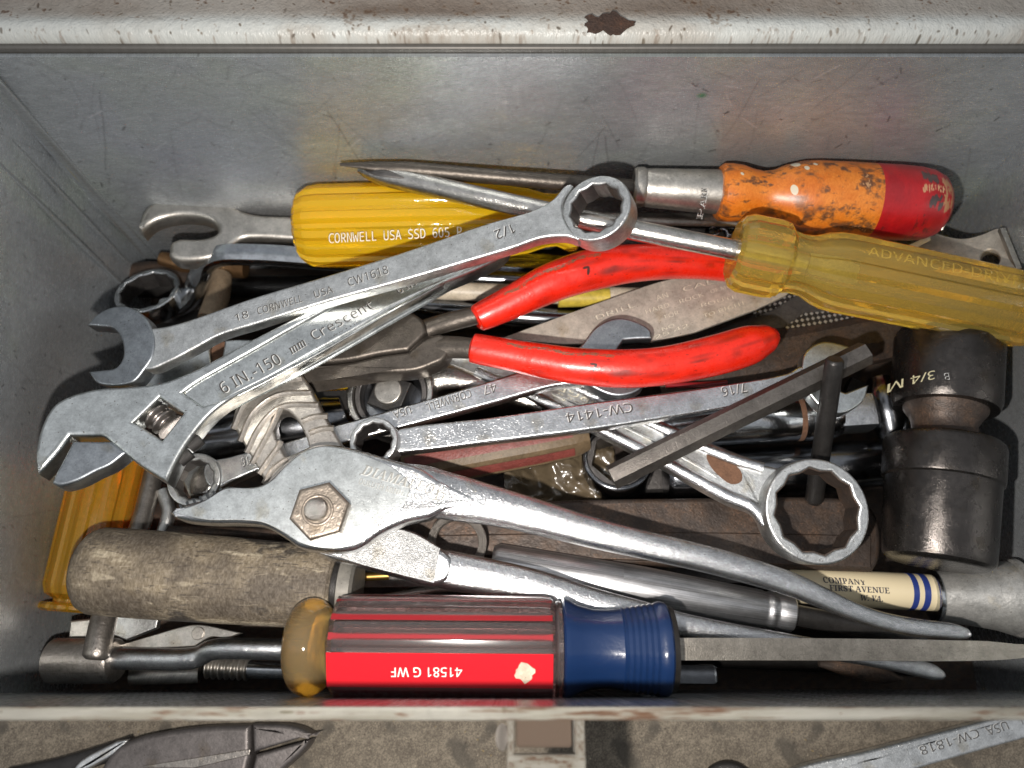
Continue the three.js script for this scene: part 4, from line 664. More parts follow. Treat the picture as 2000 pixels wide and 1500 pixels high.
// ratchet head
{
  const t = thing('ratchet', 'round steel ratchet head with square drive stud between the pliers jaws and stamped wrench', 'ratchet', P(759, 765, 0.05));
  const c = P(760, 768, 0.0565), s = S(760, 768, 0.0565), pl = tilted(c, V3(1, 0, 0), V3(-0.12, 0.98, 0.1).normalize());
  part(t, 'head', slab2(pl, circle2(0, 0, 87 * s, 56), 0.016, 0.0006, [circle2(0, 0, 74 * s, 48)]), M.chromeRod);
  part(t, 'inner_ring', slab2(pl, circle2(0, 0, 73 * s, 48), 0.012, 0.0004, [circle2(0, 0, 62 * s, 48)], -0.0016), M.dark);
  part(t, 'back_plate', slab2(pl, circle2(0, 0, 63 * s, 48), 0.006, 0.0005, [], -0.006), M.darkChrome);
  part(t, 'square_drive', slab2(pl, [[0.0062, 0.0062], [-0.0062, 0.0062], [-0.0062, -0.0062], [0.0062, -0.0062]].map(([x, y]) => new THREE.Vector2(x * 0.9 + y * 0.35, y * 0.9 - x * 0.35)), 0.009, 0.0005, [], 0.0005), M.black);
  part(t, 'stud', slab2(pl, circle2(-0.0002, 0.0008, 28 * s, 36), 0.004, 0.0006, [], 0.0014), M.nickel);
  part(t, 'handle', pxSweep([[836, 740, 0.049, 34, 20], [870, 736, 0.049, 28, 18], [930, 748, 0.047, 20, 16], [1060, 790, 0.044, 18, 15]], { sub: 5 }), M.chromeRod);
}
// impact socket with universal joint
{
  const t = thing('impact_socket', 'black impact universal joint socket lying against the right end wall', 'socket', P(1846, 880, 0.06));
  const A = [1853, 658, 0.0655], B = [1831, 1106, 0.0605], L = 453, prof = (list) => list.map(([v, r]) => [(v - 655) / L, r]);
  part(t, 'upper_socket', turned(A, B, prof([[655, 0], [655, 90], [660, 95], [668, 97], [792, 97], [801, 94], [806, 92], [806, 0]]), { sec: ROUND(56) }), M.oxide);
  part(t, 'joint_neck', turned(A, B, prof([[800, 76], [812, 74], [826, 64], [838, 58], [852, 58], [866, 63], [876, 74], [880, 74]]), { sec: ROUND(44) }), M.brown, 'rusty brown waisted neck');
  part(t, 'lower_socket', turned(A, B, prof([[874, 0], [874, 102], [878, 106], [884, 108], [946, 108], [950, 107], [953, 103], [1090, 100], [1099, 97], [1104, 90], [1106, 80], [1106, 0]]), { sec: ROUND(56) }), M.oxide);
  const pl = plane([1758, 730, 0.0825], [1858, 735, 0.0825]), r = 0.0161, cy = onPlane(pl, 1856, 735), drop = (x) => Math.sqrt(Math.max(1e-6, r * r - (x - cy.x) ** 2)) - r;
  lettering(t, pl, '3/4 M', [1832, 732], [1760, 740], 22, 'faint2', { drop, lift: 0.0005, name: 'scratched_lettering', font: 'italic {}px sans-serif' });
  lettering(t, pl, 'B', [1858, 738], [1842, 738], 18, 'stamp', { drop, lift: 0.0005, name: 'scratched_lettering', font: '{}px sans-serif' });
}
// plug socket in the corner
{
  const t = thing('plug_socket', 'silver flared socket in the right front corner below the impact joint', 'socket', P(1900, 1170, 0.04));
  const A = [1820, 1164, 0.0405], B = [1992, 1168, 0.0435];
  part(t, 'barrel', turned(A, B, [[0, 0], [0, 42], [0.02, 47], [0.05, 47], [0.1, 49], [0.4, 54], [0.7, 62], [0.86, 70], [0.9, 68], [0.92, 74], [0.98, 75], [1, 70], [1, 0]], { sec: ROUND(48) }), M.dullSilver);
  part(t, 'end_ring', turned(A, B, [[-0.012, 36], [-0.012, 45], [0.0, 49], [0.03, 50], [0.05, 48]], { sec: ROUND(48) }), M.chrome, 'bright rim of the socket');
}
// cream advertising pen
{
  const t = thing('advertising_pen', 'cream pen with blue printed address and two blue bands under the chrome pliers', 'pen', P(1720, 1150, 0.04));
  const A = [1540, 1143, 0.040], B = [1826, 1158, 0.040], k = (u) => (u - 1540) / 286;
  part(t, 'barrel', turned(A, B, [[0, 0], [0, 33], [0.6, 35], [0.95, 35], [1, 34], [1, 0]], { sec: ROUND(36) }), M.cream);
  for (const [a, b] of [[1768, 1779], [1789, 1801]]) part(t, 'blue_band', turned(A, B, [[k(a), 30], [k(a), 35.4], [k(b), 35.4], [k(b), 30]], { sec: ROUND(36) }), M.penBlue);
  const pl = plane([1640, 1148, 0.0459], [1760, 1154, 0.0459]), r = 34 * S(1700, 1150, 0.04), q = onPlane(pl, 1700, 1151), drop = (x, w) => Math.sqrt(Math.max(1e-7, r * r - (w - q.y) ** 2)) - r;
  const o = { drop, lift: 0.0003, name: 'printed_lettering', font: 'bold {}px serif' };
  lettering(t, pl, 'CHEVROLET', [1640, 1116], [1737, 1121], 14, 'print', o); lettering(t, pl, 'COMPANY', [1606, 1131], [1692, 1136], 15, 'print', o);
  lettering(t, pl, 'FIRST AVENUE', [1618, 1147], [1738, 1153], 14, 'print', o); lettering(t, pl, 'W. VA.', [1680, 1166], [1728, 1169], 13, 'print', o);
}
// tan stamped plate
{
  const pl = plane([1000, 650, 0.0555], [1500, 570, 0.0575]);
  const t = thing('stamped_plate', 'tan flat metal plate with small stamped lettering between the red grips', 'metal plate', P(1280, 610, 0.056));
  part(t, 'plate', slab(pl, [[980, 660, 1], [1040, 638], [1100, 616], [1200, 580], [1290, 550], [1330, 542], [1520, 538, 1], [1545, 565], [1478, 604, 1], [1353, 650, 1], [1270, 668, 1], [1100, 672, 1]], 0.0016, 0.0003, [], 0, 2), M.tan);
  const o = { lift: 0.00014, font: '{}px sans-serif' };
  for (const [s, a, b, h] of [['DRILL', [1160, 622], [1240, 594], 12], ['AN', [1280, 583], [1306, 574], 14], ['CAL', [1330, 566], [1396, 548], 12], ['HARD', [1258, 610], [1308, 594], 11], ['ROCK', [1324, 590], [1374, 574], 10], ['OF MET', [1386, 570], [1432, 556], 9], ['FOR', [1296, 620], [1326, 609], 11], ['ROUTE', [1366, 597], [1440, 578], 9], ['TO RIGHT', [1372, 618], [1456, 590], 10], ['25 42', [1276, 660], [1346, 634], 9], ['NO', [1290, 644], [1318, 634], 9]]) lettering(t, pl, s, a, b, h, 'bright', o);
}
// pale plate jaw behind the adjustable wrench
{
  const pl = plane([280, 730, 0.066], [520, 680, 0.064]);
  const t = thing('pale_jaw_wrench', 'pale greenish wrench jaw with rusty gap between the two top wrenches at the left', 'wrench', P(380, 700, 0.064));
  part(t, 'head', slab(pl, [[250, 790, 1], [262, 757], [276, 734], [293, 709], [331, 683], [375, 665], [416, 660, 1], [410, 680], [412, 705, 1], [420, 760], [400, 800, 1]], 0.008, 0.001), M.smooth);
  part(t, 'rusty_gap', slab(pl, [[416, 662, 1], [440, 664, 1], [436, 690], [428, 712, 1], [412, 706, 1], [410, 682]], 0.005, 0.0004, [], -0.0012), M.rustPatch);
  part(t, 'fixed_jaw', slab(pl, [[438, 664, 1], [470, 662], [520, 668], [580, 690, 1], [560, 740, 1], [430, 760, 1], [428, 714, 1], [434, 690]], 0.008, 0.001), M.smooth);
}
// plate with a hole behind the amber handle
{
  const pl = plane([1780, 480, 0.060], [1970, 516, 0.078]);
  const t = thing('bracket_plate', 'greyish flat bracket with round hole at the right behind the amber handle', 'bracket', P(1900, 490, 0.06));
  part(t, 'plate', slab(pl, [[1740, 500, 1], [1770, 483, 1], [1820, 452, 1], [1850, 461], [1884, 465], [1915, 458], [1948, 445], [1964, 448, 1], [1996, 530, 1], [1960, 570, 1], [1800, 545, 1]], 0.003, 0.0006, [circleHole(1934, 504, 19)]), M.tan);
  part(t, 'bright_edge', pxSweep([[1956, 448, 0.0765, 8, 6], [1988, 526, 0.079, 8, 6]], { sub: 1, sec: POLY(4, 45) }), M.nickel);
  const k = thing('loose_shim', 'small grey bent metal piece behind the red end of the wooden handle', 'metal piece', P(1838, 428, 0.06));
  part(k, 'strip', slab(plane([1825, 440, 0.062], [1850, 415, 0.066]), [[1826, 440, 1], [1838, 414, 1], [1850, 434, 1], [1840, 452, 1]], 0.002, 0.0004), M.nickel);
  const p = thing('card_scrap', 'white scrap of card sticking out under the red wooden handle end', 'card', P(1790, 472, 0.066));
  part(p, 'card', slab(plane([1700, 500, 0.062], [1820, 463, 0.066]), [[1690, 500, 1], [1766, 482, 1], [1817, 459, 1], [1818, 468, 1], [1780, 488, 1], [1700, 512, 1]], 0.0008, 0.0002), M.paper);
}
function circleHole(u, v, r) { return Array.from({ length: 14 }, (_, i) => [u + r * Math.cos(i / 14 * 6.2832), v + r * Math.sin(i / 14 * 6.2832) * 0.95]); }
// file with diamond cut edges
{
  const pl = plane([1380, 650, 0.046], [1700, 600, 0.05]);
  const t = thing('flat_file', 'dark flat file with bright diamond cut teeth under the amber handle', 'file', P(1560, 610, 0.049));
  part(t, 'body', slab(pl, [[1340, 672, 1], [1480, 610, 1], [1545, 568, 1], [1760, 560, 1], [1800, 590, 1], [1690, 616, 1], [1548, 648, 1], [1420, 690, 1]], 0.005, 0.0006), M.dark);
  part(t, 'teeth', slab(pl, [[1470, 612, 1], [1496, 598, 1], [1548, 571, 1], [1556, 577, 1], [1515, 603, 1], [1476, 620, 1]], 0.0006, 0.0001, [], 0.0004, 1), M.knurl, 'upper band of diamond cut teeth');
  part(t, 'teeth', slab(pl, [[1530, 640, 1], [1570, 612, 1], [1640, 606, 1], [1700, 608, 1], [1694, 614, 1], [1550, 648, 1]], 0.0006, 0.0001, [], 0.0004, 1), M.knurl, 'lower band of diamond cut teeth');
}
// rods in the gap above the red pliers
function rod(name, label, cat, list, mat, o = {}, pname = 'rod', group) { const t = thing(name, label, cat, P(list[0][0], list[0][1], list[0][2]), group); part(t, pname, pxSweep(list, o), mat); return t; }
rod('olive_bar', 'dark olive steel bar with bright edge just above the upper red grip', 'steel bar', [[760, 500, 0.047, 22, 14], [1000, 512, 0.047, 22, 14], [1190, 522, 0.046, 22, 14]], M.darkChrome, { sub: 2, sec: POLY(4, 45, 6, 0.3) });
rod('chrome_rod', 'thin dark chrome rod below the olive bar near the upper red grip', 'steel rod', [[780, 534, 0.046, 19], [920, 542, 0.046, 19], [1180, 556, 0.045, 19]], M.darkChrome, { sub: 2 });
{
  const t = rod('cream_rod', 'cream plastic rod with yellow stripe passing under the upper red grip', 'rod', [[800, 562, 0.050, 17], [860, 567, 0.050, 18], [1000, 573, 0.050, 18], [1250, 580, 0.049, 18]], M.bone, { sub: 3 });
  part(t, 'yellow_stripe', pxSweep([[1090, 583, 0.0504, 17.6], [1190, 580, 0.0504, 17.6]], { sub: 1 }), M.yellow);
}
rod('dark_tang', 'dark chrome tool tang under the upper red grip beside the tan plate', 'tool tang', [[760, 590, 0.046, 14], [900, 606, 0.046, 20], [1040, 620, 0.046, 22], [1120, 622, 0.046, 18], [1200, 610, 0.045, 15]], M.darkChrome, { sub: 4 });
rod('grey_bar', 'grey flat steel bar below the nickel ferrule of the wooden screwdriver', 'steel bar', [[1180, 424, 0.064, 10, 6], [1300, 428, 0.064, 14, 8], [1470, 432, 0.064, 14, 8]], M.steel, { sub: 3 });
{
  const t = thing('small_chain', 'few dark shiny chain links in the gap left of the amber handle', 'chain', P(1410, 456, 0.062));
  for (const [u, v, r] of [[1392, 452, 0.5], [1410, 458, 1.2], [1428, 452, 0.1], [1440, 462, 0.9]]) part(t, 'link', new THREE.TorusGeometry(0.0021, 0.0008, 8, 20).rotateX(1.2).rotateY(r * 2).translate(...P(u, v, 0.062).toArray()), M.darkChrome);
}

// ================= the bottom of the pile =================
rod('brown_steel_bar', 'broad dark brown steel bar on the right under the amber handle and wrench jaw', 'steel bar', [[1280, 742, 0.043, 62, 30], [1500, 698, 0.045, 60, 30], [1790, 640, 0.046, 56, 30]], M.brown, { sub: 2, sec: POLY(8, 22.5, 3, 0.1), crease: 0.3 }, 'bar');
{
  const pl = plane([820, 1030, 0.043], [1700, 1035, 0.045]);
  const t = thing('rusty_flat_bar', 'long brown rusted flat steel bar with rounded end beneath the big ring', 'steel bar', P(1300, 1040, 0.04));
  part(t, 'bar', slab(pl, [[770, 985, 1], [1300, 972], [1660, 974], [1695, 984], [1714, 1010], [1722, 1055], [1718, 1095], [1706, 1116, 1], [1300, 1104, 1], [770, 1090, 1]], 0.008, 0.0018), M.brown);
  part(t, 'bevel_ridge', slab(pl, [[780, 1046, 1], [1330, 1040], [1700, 1046, 1], [1700, 1110, 1], [1330, 1098], [790, 1082, 1]], 0.0016, 0.0006, [], 0.0009), M.brown);
}
{
  const t = thing('chrome_extension', 'chrome socket adapter with grooved barrel and square end behind the hexagonal bar', 'socket adapter', P(1500, 815, 0.045));
  const A = [1240, 836, 0.044], B = [1712, 806, 0.048], k = (u) => (u - 1240) / 472;
  part(t, 'barrel', turned(A, B, [[0, 0], [0, 46], [k(1548), 48], [k(1554), 45], [k(1562), 45], [k(1568), 48], [k(1620), 47], [k(1636), 40], [k(1640), 0]], { sec: ROUND(44) }), M.chrome);
  part(t, 'square_end', turned(A, B, [[k(1630), 0], [k(1632), 44], [k(1698), 44], [k(1706), 36], [k(1706), 0]], { sec: POLY(4, 45, 6, 0.25), crease: 0.4 }), M.forged, 'bright square end of the adapter');
  part(t, 'groove', turned(A, B, [[k(1552), 40], [k(1552), 45.6], [k(1563), 45.6], [k(1563), 40]], { sec: ROUND(44) }), M.rustPatch, 'rusty groove round the barrel');
}
rod('dark_chrome_socket', 'dark chrome deep socket lying behind the big box wrench ring', 'socket', [[1300, 930, 0.036, 40], [1310, 930, 0.036, 46], [1500, 920, 0.037, 48], [1720, 906, 0.038, 48], [1738, 905, 0.038, 40], [1742, 905, 0.038, 10]], M.darkChrome, { sub: 2, sec: ROUND(40) }, 'barrel');
rod('small_chrome_knob', 'small chrome knob between the adapter end and the black impact socket', 'socket', [[1716, 740, 0.046, 22], [1724, 770, 0.046, 34], [1734, 800, 0.046, 36], [1742, 840, 0.045, 30], [1746, 868, 0.044, 20]], M.darkChrome, { sub: 5 }, 'knob');
{
  const t = thing('worn_red_handle', 'old red and brown painted wooden handle under the bright middle wrench', 'tool handle', P(960, 880, 0.046));
  const A = [790, 912, 0.044], B = [1150, 846, 0.046];
  part(t, 'handle', turned(A, B, [[0, 0], [0, 42], [0.05, 50], [0.7, 48], [0.92, 44], [0.99, 34], [1, 0]], { sec: POLY(8, 10, 4, 0.3) }), M.woodBrown);
  for (const [a, b] of [[20, 44], [72, 96], [118, 140]]) part(t, 'red_facet', turned(A, B, [[0.02, 46], [0.06, 49.6], [0.7, 48.4], [0.9, 45]], { sec: [[a, 1.01], [(a + b) / 2, 1.01], [b, 1.01]], open: true }), M.woodRed, 'faded red stripe on the handle');
}
{
  const t = thing('plastic_bag', 'crumpled brownish clear plastic bag in the gap above the chrome pliers handle', 'plastic bag', P(1080, 915, 0.034));
  const A = P(985, 930, 0.034), B = P(1200, 930, 0.034), C = P(1085, 850, 0.034), nx = 34, ny = 24, pos = [], uv = [], idx = [];
  const ex = B.clone().sub(A), ez = V3(0, 0, C.z - P(1085, 985, 0.034).z), o = P(985, 985, 0.034);
  for (let j = 0; j <= ny; j++) for (let i = 0; i <= nx; i++) { const q = o.clone().addScaledVector(ex, i / nx).addScaledVector(ez, j / ny); const n1 = nA[((j * 5) & 511) * 512 + ((i * 4) & 511)], n2 = nB[((j * 9) & 511) * 512 + ((i * 9) & 511)]; q.y += 0.016 * (Math.abs(n1 - 0.5) * 2) - 0.004; pos.push(q.x, q.y, q.z); uv.push(i / nx * 0.04, j / ny * 0.03); }
  for (let j = 0; j < ny; j++) for (let i = 0; i < nx; i++) { const k = j * (nx + 1) + i; idx.push(k, k + 1, k + nx + 1, k + 1, k + nx + 2, k + nx + 1); }
  const g = new THREE.BufferGeometry(); g.setAttribute('position', new THREE.Float32BufferAttribute(pos, 3)); g.setAttribute('uv', new THREE.Float32BufferAttribute(uv, 2)); g.setIndex(idx); g.computeVertexNormals();
  part(t, 'sheet', g, M.bag);
}
{
  const t = thing('upright_socket', 'dark steel socket standing open end up under the lower end of the hexagonal bar', 'socket', P(1205, 905, 0.03));
  const s = S(1205, 898, 0.047);
  const top = P(1207, 890, 0.046), bot = top.clone().add(V3(0.002, -0.03, 0.003));
  part(t, 'wall', tube3(bot, top, 71 * s, 60 * s, 44, 0.0009), M.darkChrome);
  const N = top.clone().sub(bot).normalize(), pl = tilted(top.clone().addScaledVector(N, -0.001), V3(1, 0, 0), N);
  part(t, 'hex_bore', slab2(pl, circle2(0, 0, 60.5 * s, 40), 0.012, 0.0003, [hex2(0, 0, 54 * s, 0.3)]), M.dark);
  part(t, 'bore_floor', slab2(pl, circle2(0, 0, 58 * s, 30), 0.002, 0.0003, [], -0.012), M.brown, 'rusty floor inside the socket');
}
{
  const t = thing('breaker_bar', 'long polished steel bar with two grooves between the pliers handles', 'steel bar', P(1300, 1150, 0.043));
  const A = [960, 1101, 0.0455], B = [1548, 1199, 0.0445], k = (u) => (u - 960) / 588;
  part(t, 'grip', turned(A, B, [[0, 0], [0, 34], [0.02, 41], [0.5, 43], [k(1486), 36], [k(1490), 34], [k(1496), 34], [k(1500), 36], [k(1508), 36], [k(1511), 34], [k(1517), 34], [k(1521), 36], [0.995, 35], [1, 32], [1, 0]], { sec: ROUND(44) }), M.brushed);
  part(t, 'shaft', pxSweep([[1540, 1198, 0.0445, 20], [1640, 1218, 0.044, 20], [1800, 1250, 0.042, 20]], { sub: 1 }), M.black);
}
// orange clear handle standing along the left wall, with its shaft
{
  const t = thing('orange_clear_handle_screwdriver', 'orange clear plastic fluted screwdriver handle along the left wall under the wood handle', 'screwdriver', P(190, 1050, 0.035));
  part(t, 'handle', turned([222, 880, 0.033], [146, 1196, 0.031], [[0, 0], [0, 50], [0.03, 62], [0.08, 66], [0.85, 66], [0.9, 60], [0.93, 42], [0.945, 42], [0.95, 60], [0.965, 66], [0.985, 66], [1, 56], [1, 0]], { sec: FLUTE(10, 0.06, 8), crease: 0.35 }), M.orangeClear);
}
{
  const t = rod('sliding_bar', 'steel cross bar passing under the wood handle into the knurled collar', 'steel bar', [[316, 870, 0.030, 17], [300, 925, 0.032, 18], [276, 1020, 0.036, 19], [207, 1195, 0.0465, 24], [188, 1280, 0.0505, 25], [186, 1288, 0.0505, 18]], M.steel, { sub: 4 });
  const k = thing('knurled_collar', 'knurled steel collar in the left front corner with a cross bar through it', 'tool head', P(165, 1290, 0.04));
  const A = [103, 1290, 0.038], B = [228, 1290, 0.041];
  part(k, 'collar', turned(A, B, [[0, 0], [0, 36], [0.03, 42], [0.95, 42], [1, 38], [1, 0]], { sec: ROUND(40) }), M.steel);
  part(k, 'knurling', turned(A, B, [[0.06, 40], [0.06, 42.6], [0.93, 42.6], [0.93, 40]], { sec: Array.from({ length: 21 }, (_, i) => [-100 + i * 8, 1]), open: true }), M.knurlSteel ||= std({ color: lin(0.4, 0.37, 0.34), metalness: 0.9, roughness: 0.42, map: T.wear, bumpMap: withRepeat(T.knurl, 0.0034, 0.0034), bumpScale: 0.0004 }), 'diamond knurled lower band');
  part(k, 'cranked_arm', pxSweep([[215, 1286, 0.0415, 21], [300, 1287, 0.042, 21], [372, 1286, 0.043, 21], [392, 1280, 0.0435, 20], [412, 1270, 0.045, 20], [440, 1267, 0.046, 20], [620, 1270, 0.046, 20]], { sub: 8 }), M.forged, 'cranked chrome arm leading to the screwdriver butt');
}
{
  const t = thing('feeler_gauge', 'thin riveted steel blade set under the wood handle at the lower left', 'gauge', P(340, 1240, 0.036));
  const pl = plane([235, 1255, 0.040], [460, 1235, 0.041]);
  part(t, 'blade', slab(pl, [[228, 1262, 1], [300, 1240, 1], [357, 1224], [387, 1220], [470, 1236, 1], [440, 1246], [411, 1244], [379, 1262, 1], [300, 1266, 1]], 0.0026, 0.0003), M.nickel);
  const q = onPlane(pl, 387, 1237); part(t, 'rivet', slab2(pl, circle2(q.x, q.y, 0.0021, 24), 0.0014, 0.0003, [], 0.0005), M.bronze, 'reddish rivet');
  const p2 = plane([130, 1228, 0.034], [310, 1225, 0.034]);
  part(t, 'cover_plate', slab(p2, [[200, 1200, 1], [310, 1202, 1], [305, 1226, 1], [246, 1250, 1], [220, 1240, 1]], 0.003, 0.0004), M.satin);
  const k = thing('square_steel_block', 'small pale steel block behind the knurled collar by the orange handle', 'steel block', P(160, 1226, 0.033));
  part(k, 'block', slab(p2, [[136, 1212, 1], [192, 1206, 1], [192, 1246, 1], [133, 1246, 1]], 0.006, 0.0008), M.nickel);
}
{
  const t = thing('threaded_bolt', 'bright threaded bolt below the cranked arm left of the screwdriver butt', 'bolt', P(480, 1306, 0.03));
  const A = P(404, 1303, 0.031), B = P(486, 1307, 0.031), s = S(440, 1305, 0.031), st = [];
  for (let i = 0; i <= 80; i++) { const k = i / 80, r = (19 + 3 * Math.sin(k * 2 * Math.PI * 6.5)) * s; st.push({ p: A.clone().lerp(B, k), rx: r, ry: r }); }
  part(t, 'thread', sweep(st, { crease: 1.2 }), M.nickel);
  part(t, 'shank', pxSweep([[484, 1307, 0.031, 17], [640, 1312, 0.031, 17]], { sub: 1 }), M.chrome);
  const k = thing('twist_drill', 'dark twist drill bit along the front wall under the cranked arm', 'drill bit', P(320, 1320, 0.025));
  const C = P(255, 1318, 0.027), D = P(390, 1314, 0.027), s2 = S(320, 1315, 0.027), s3 = [];
  for (let i = 0; i <= 70; i++) { const q = i / 70; s3.push({ p: C.clone().lerp(D, q), rx: 19 * s2, ry: 11 * s2, tw: q * 9 }); }
  part(k, 'flutes', sweep(s3, { crease: 1.2 }), M.nickel);
}
{
  const t = thing('wire_ring', 'bent steel wire ring showing between the pliers handles', 'ring', P(890, 1055, 0.05));
  const c = P(893, 1060, 0.0535), s = S(893, 1060, 0.0535);
  part(t, 'ring', new THREE.TorusGeometry(50 * s, 8.5 * s, 14, 60).rotateX(-Math.PI / 2 + 0.15).translate(c.x, c.y, c.z), M.steel);
}
rod('chrome_deep_socket', 'dark chrome deep socket seen through the grooved pliers jaw', 'socket', [[380, 862, 0.046, 40], [386, 862, 0.046, 46], [480, 846, 0.046, 47], [640, 822, 0.045, 46], [676, 808, 0.045, 34]], M.darkChrome, { sub: 2, sec: ROUND(40) }, 'barrel');
rod('lower_amber_handle', 'yellow plastic handle deep below the plier jaws beside the ratchet head', 'tool handle', [[560, 748, 0.036, 10], [570, 747, 0.036, 24], [640, 742, 0.036, 26], [780, 736, 0.036, 26]], M.amber, { sub: 3, sec: FLUTE(8, 0.06, 6) }, 'handle');
rod('black_box_section', 'black steel bar in the gap between pliers jaw and ratchet head', 'steel bar', [[560, 790, 0.040, 28, 16], [720, 782, 0.040, 28, 16]], M.black, { sub: 1, sec: POLY(4, 45) });
rod('brass_pin', 'small brass pin in the dark gap right of the wood handle', 'pin', [[690, 1128, 0.036, 8], [760, 1124, 0.036, 8]], std({ color: lin(0.5, 0.32, 0.1), metalness: 1, roughness: 0.35 }), { sub: 1 });
rod('thin_steel_strip', 'thin brown steel strips above the red and clear handle', 'steel strip', [[690, 1178, 0.044, 6, 5], [860, 1150, 0.045, 7, 5], [1000, 1150, 0.043, 7, 5]], M.steel, { sub: 4 });
rod('dark_flat_tool', 'dark chrome bar below the square screwdriver shaft near the front wall', 'steel bar', [[1250, 1316, 0.036, 24, 14], [1392, 1317, 0.036, 24, 14], [1398, 1317, 0.036, 20, 10]], M.darkChrome, { sub: 1, sec: POLY(4, 45, 6, 0.3) });
rod('brown_lens_file', 'brown pointed steel tool tip under the pliers handle near the front wall', 'steel tool', [[1600, 1296, 0.040, 6, 6], [1660, 1305, 0.0395, 18, 10], [1720, 1318, 0.039, 17, 10], [1762, 1326, 0.0385, 4, 4]], M.brown, { sub: 5 });
rod('brown_rod', 'brown steel rod showing under the nose of the chrome pliers', 'steel rod', [[330, 1040, 0.036, 13], [620, 1046, 0.038, 13]], M.brown, { sub: 1 });
rod('rust_flat_wrench', 'rusty brown flat tool seen behind the upturned wrench ring', 'wrench', [[228, 545, 0.019, 20, 12], [262, 533, 0.02, 24, 12], [330, 533, 0.02, 24, 12], [420, 540, 0.02, 24, 12]], M.brown, { sub: 3, sec: POLY(6, 0, 4, 0.3) });
rod('copper_pipe_end', 'brown copper coloured tube end just behind the upturned wrench ring', 'tube', [[316, 505, 0.022, 14], [360, 516, 0.022, 18], [480, 526, 0.022, 18]], std({ color: lin(0.3, 0.17, 0.08), metalness: 0.8, roughness: 0.4, map: T.wear }), { sub: 2 });
rod('sandy_rod', 'sandy brown short rod between the cranked neck and the long wrench', 'rod', [[430, 540, 0.026, 22], [425, 580, 0.028, 23], [408, 625, 0.03, 22]], M.woodBrown2 ||= std({ color: lin(0.27, 0.2, 0.13), roughness: 0.7, map: T.wear, bumpMap: T.lump, bumpScale: 0.0002 }), { sub: 3 });
rod('red_plastic_strip', 'thin red plastic strip below the right end of the lower red grip', 'plastic strip', [[1300, 752, 0.052, 5], [1370, 752, 0.052, 6], [1420, 746, 0.052, 4]], M.redDeep, { sub: 2 });
rod('bent_steel_rod', 'short pale bent steel rod between the cross bar and pliers nose', 'steel rod', [[318, 960, 0.032, 13], [330, 1000, 0.033, 13], [318, 1040, 0.034, 13]], M.satin, { sub: 2 });
// dark bars deep down that only show as slivers
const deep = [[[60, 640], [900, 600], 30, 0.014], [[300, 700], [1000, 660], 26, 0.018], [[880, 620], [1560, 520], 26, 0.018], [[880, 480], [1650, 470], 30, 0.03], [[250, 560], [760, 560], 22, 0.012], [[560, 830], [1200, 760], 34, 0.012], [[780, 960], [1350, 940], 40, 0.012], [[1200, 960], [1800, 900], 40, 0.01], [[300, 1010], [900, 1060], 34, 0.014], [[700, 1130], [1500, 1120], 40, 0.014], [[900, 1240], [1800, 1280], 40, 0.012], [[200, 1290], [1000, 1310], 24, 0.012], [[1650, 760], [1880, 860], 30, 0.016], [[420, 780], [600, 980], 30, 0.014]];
deep.forEach(([a, b, r, y], i) => { const t = thing('deep_steel_rod', 'dark steel rod deep at the bottom of the tool pile', 'steel rod', P(a[0], a[1], y), 'dark steel rods at the bottom of the pile'); part(t, 'rod', pxSweep([[a[0], a[1], y, r], [b[0], b[1], y + 0.004, r]], { sub: 1, sec: i % 3 ? ROUND(20) : POLY(6, 0, 3, 0.1) }), [M.dark, M.black, M.brown][i % 3]); });

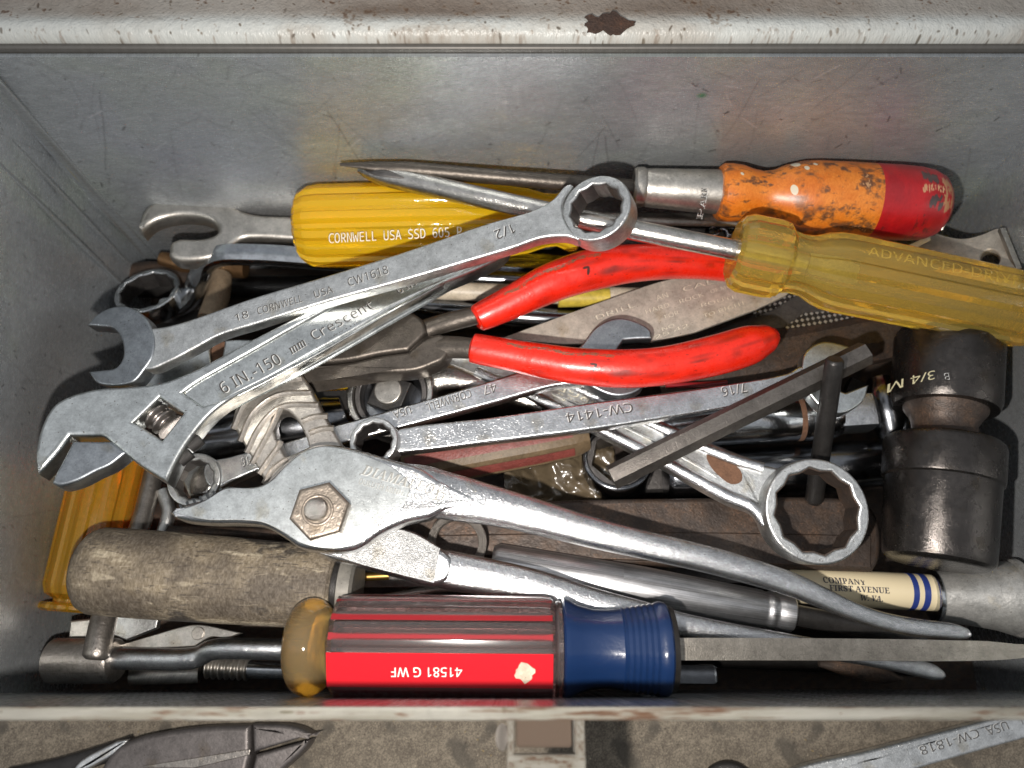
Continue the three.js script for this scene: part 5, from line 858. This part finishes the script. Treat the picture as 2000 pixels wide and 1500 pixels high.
// ================= outside, on the concrete =================
{
  const pl = plane([300, 1460, 0.009], [600, 1440, 0.009]);
  M.plierSteel = std({ color: lin(0.17, 0.153, 0.147), metalness: 0.7, roughness: 0.5, map: T.wear, bumpMap: T.lump, bumpScale: 0.00006 });
  const t = thing('cutting_pliers', 'dark steel cutting pliers lying on the concrete in front of the box', 'pliers', P(400, 1470, 0.006));
  part(t, 'jaw', slab(pl, [[492, 1414, 1], [560, 1416], [590, 1424], [605, 1433, 1], [621, 1430, 1], [494, 1470, 1]], 0.011, 0.0016), M.plierSteel);
  part(t, 'jaw', slab(pl, [[498, 1474, 1], [606, 1444, 1], [594, 1464], [560, 1496], [520, 1530, 1], [480, 1560, 1]], 0.011, 0.0016), M.plierSteel);
  part(t, 'body', slab(pl, [[489, 1416, 1], [385, 1420], [315, 1430], [270, 1440], [236, 1456], [212, 1480], [196, 1510], [190, 1560, 1], [470, 1560, 1], [490, 1476, 1]], 0.0125, 0.002, [], 0.0008), M.plierSteel);
  part(t, 'joint_strip', slab(pl, [[280, 1496, 1], [492, 1462, 1], [490, 1474, 1], [380, 1500, 1]], 0.002, 0.0004, [], 0.0016), M.steel);
  part(t, 'handle', pxSweep([[260, 1452, 0.004, 16, 12], [200, 1474, 0.004, 18, 12], [110, 1500, 0.0035, 18, 12], [20, 1520, 0.003, 20, 14]], { sub: 5 }), M.black);
  part(t, 'handle_shoulder', slab(pl, [[224, 1448, 1], [250, 1444, 1], [232, 1466], [180, 1496], [130, 1520, 1], [150, 1490]], 0.006, 0.001, [], -0.001), M.satin, 'bright worn shoulder');
}
{
  const pl = plane([1600, 1515, 0.0045], [2000, 1415, 0.0045]);
  const t = thing('combination_wrench', 'satin combination wrench lying on the concrete at the lower right corner outside the box', 'wrench', P(1850, 1450, 0.003));
  part(t, 'shank', slab(pl, [[1480, 1545, 1], [1554, 1501], [1700, 1465], [2000, 1388], [2080, 1368, 1], [2095, 1420, 1], [2000, 1444], [1802, 1500], [1660, 1545, 1]], 0.0058, 0.0012), M.satin);
  lettering(t, pl, 'USA', [1972, 1416], [1926, 1431], 19, 'stamp'); lettering(t, pl, 'CW-1818', [1915, 1431], [1795, 1469], 19, 'stamp'); lettering(t, pl, 'CORNWELL', [2080, 1385], [1988, 1410], 19, 'stamp');
  const k = thing('dark_ring', 'dark steel ring edge on the concrete at the bottom border', 'ring', P(1425, 1520, 0.004));
  part(k, 'ring', new THREE.TorusGeometry(0.009, 0.0022, 12, 40).rotateX(-Math.PI / 2).translate(...P(1425, 1553, 0.0).toArray()), M.black);
}

renderer.render(scene, camera);
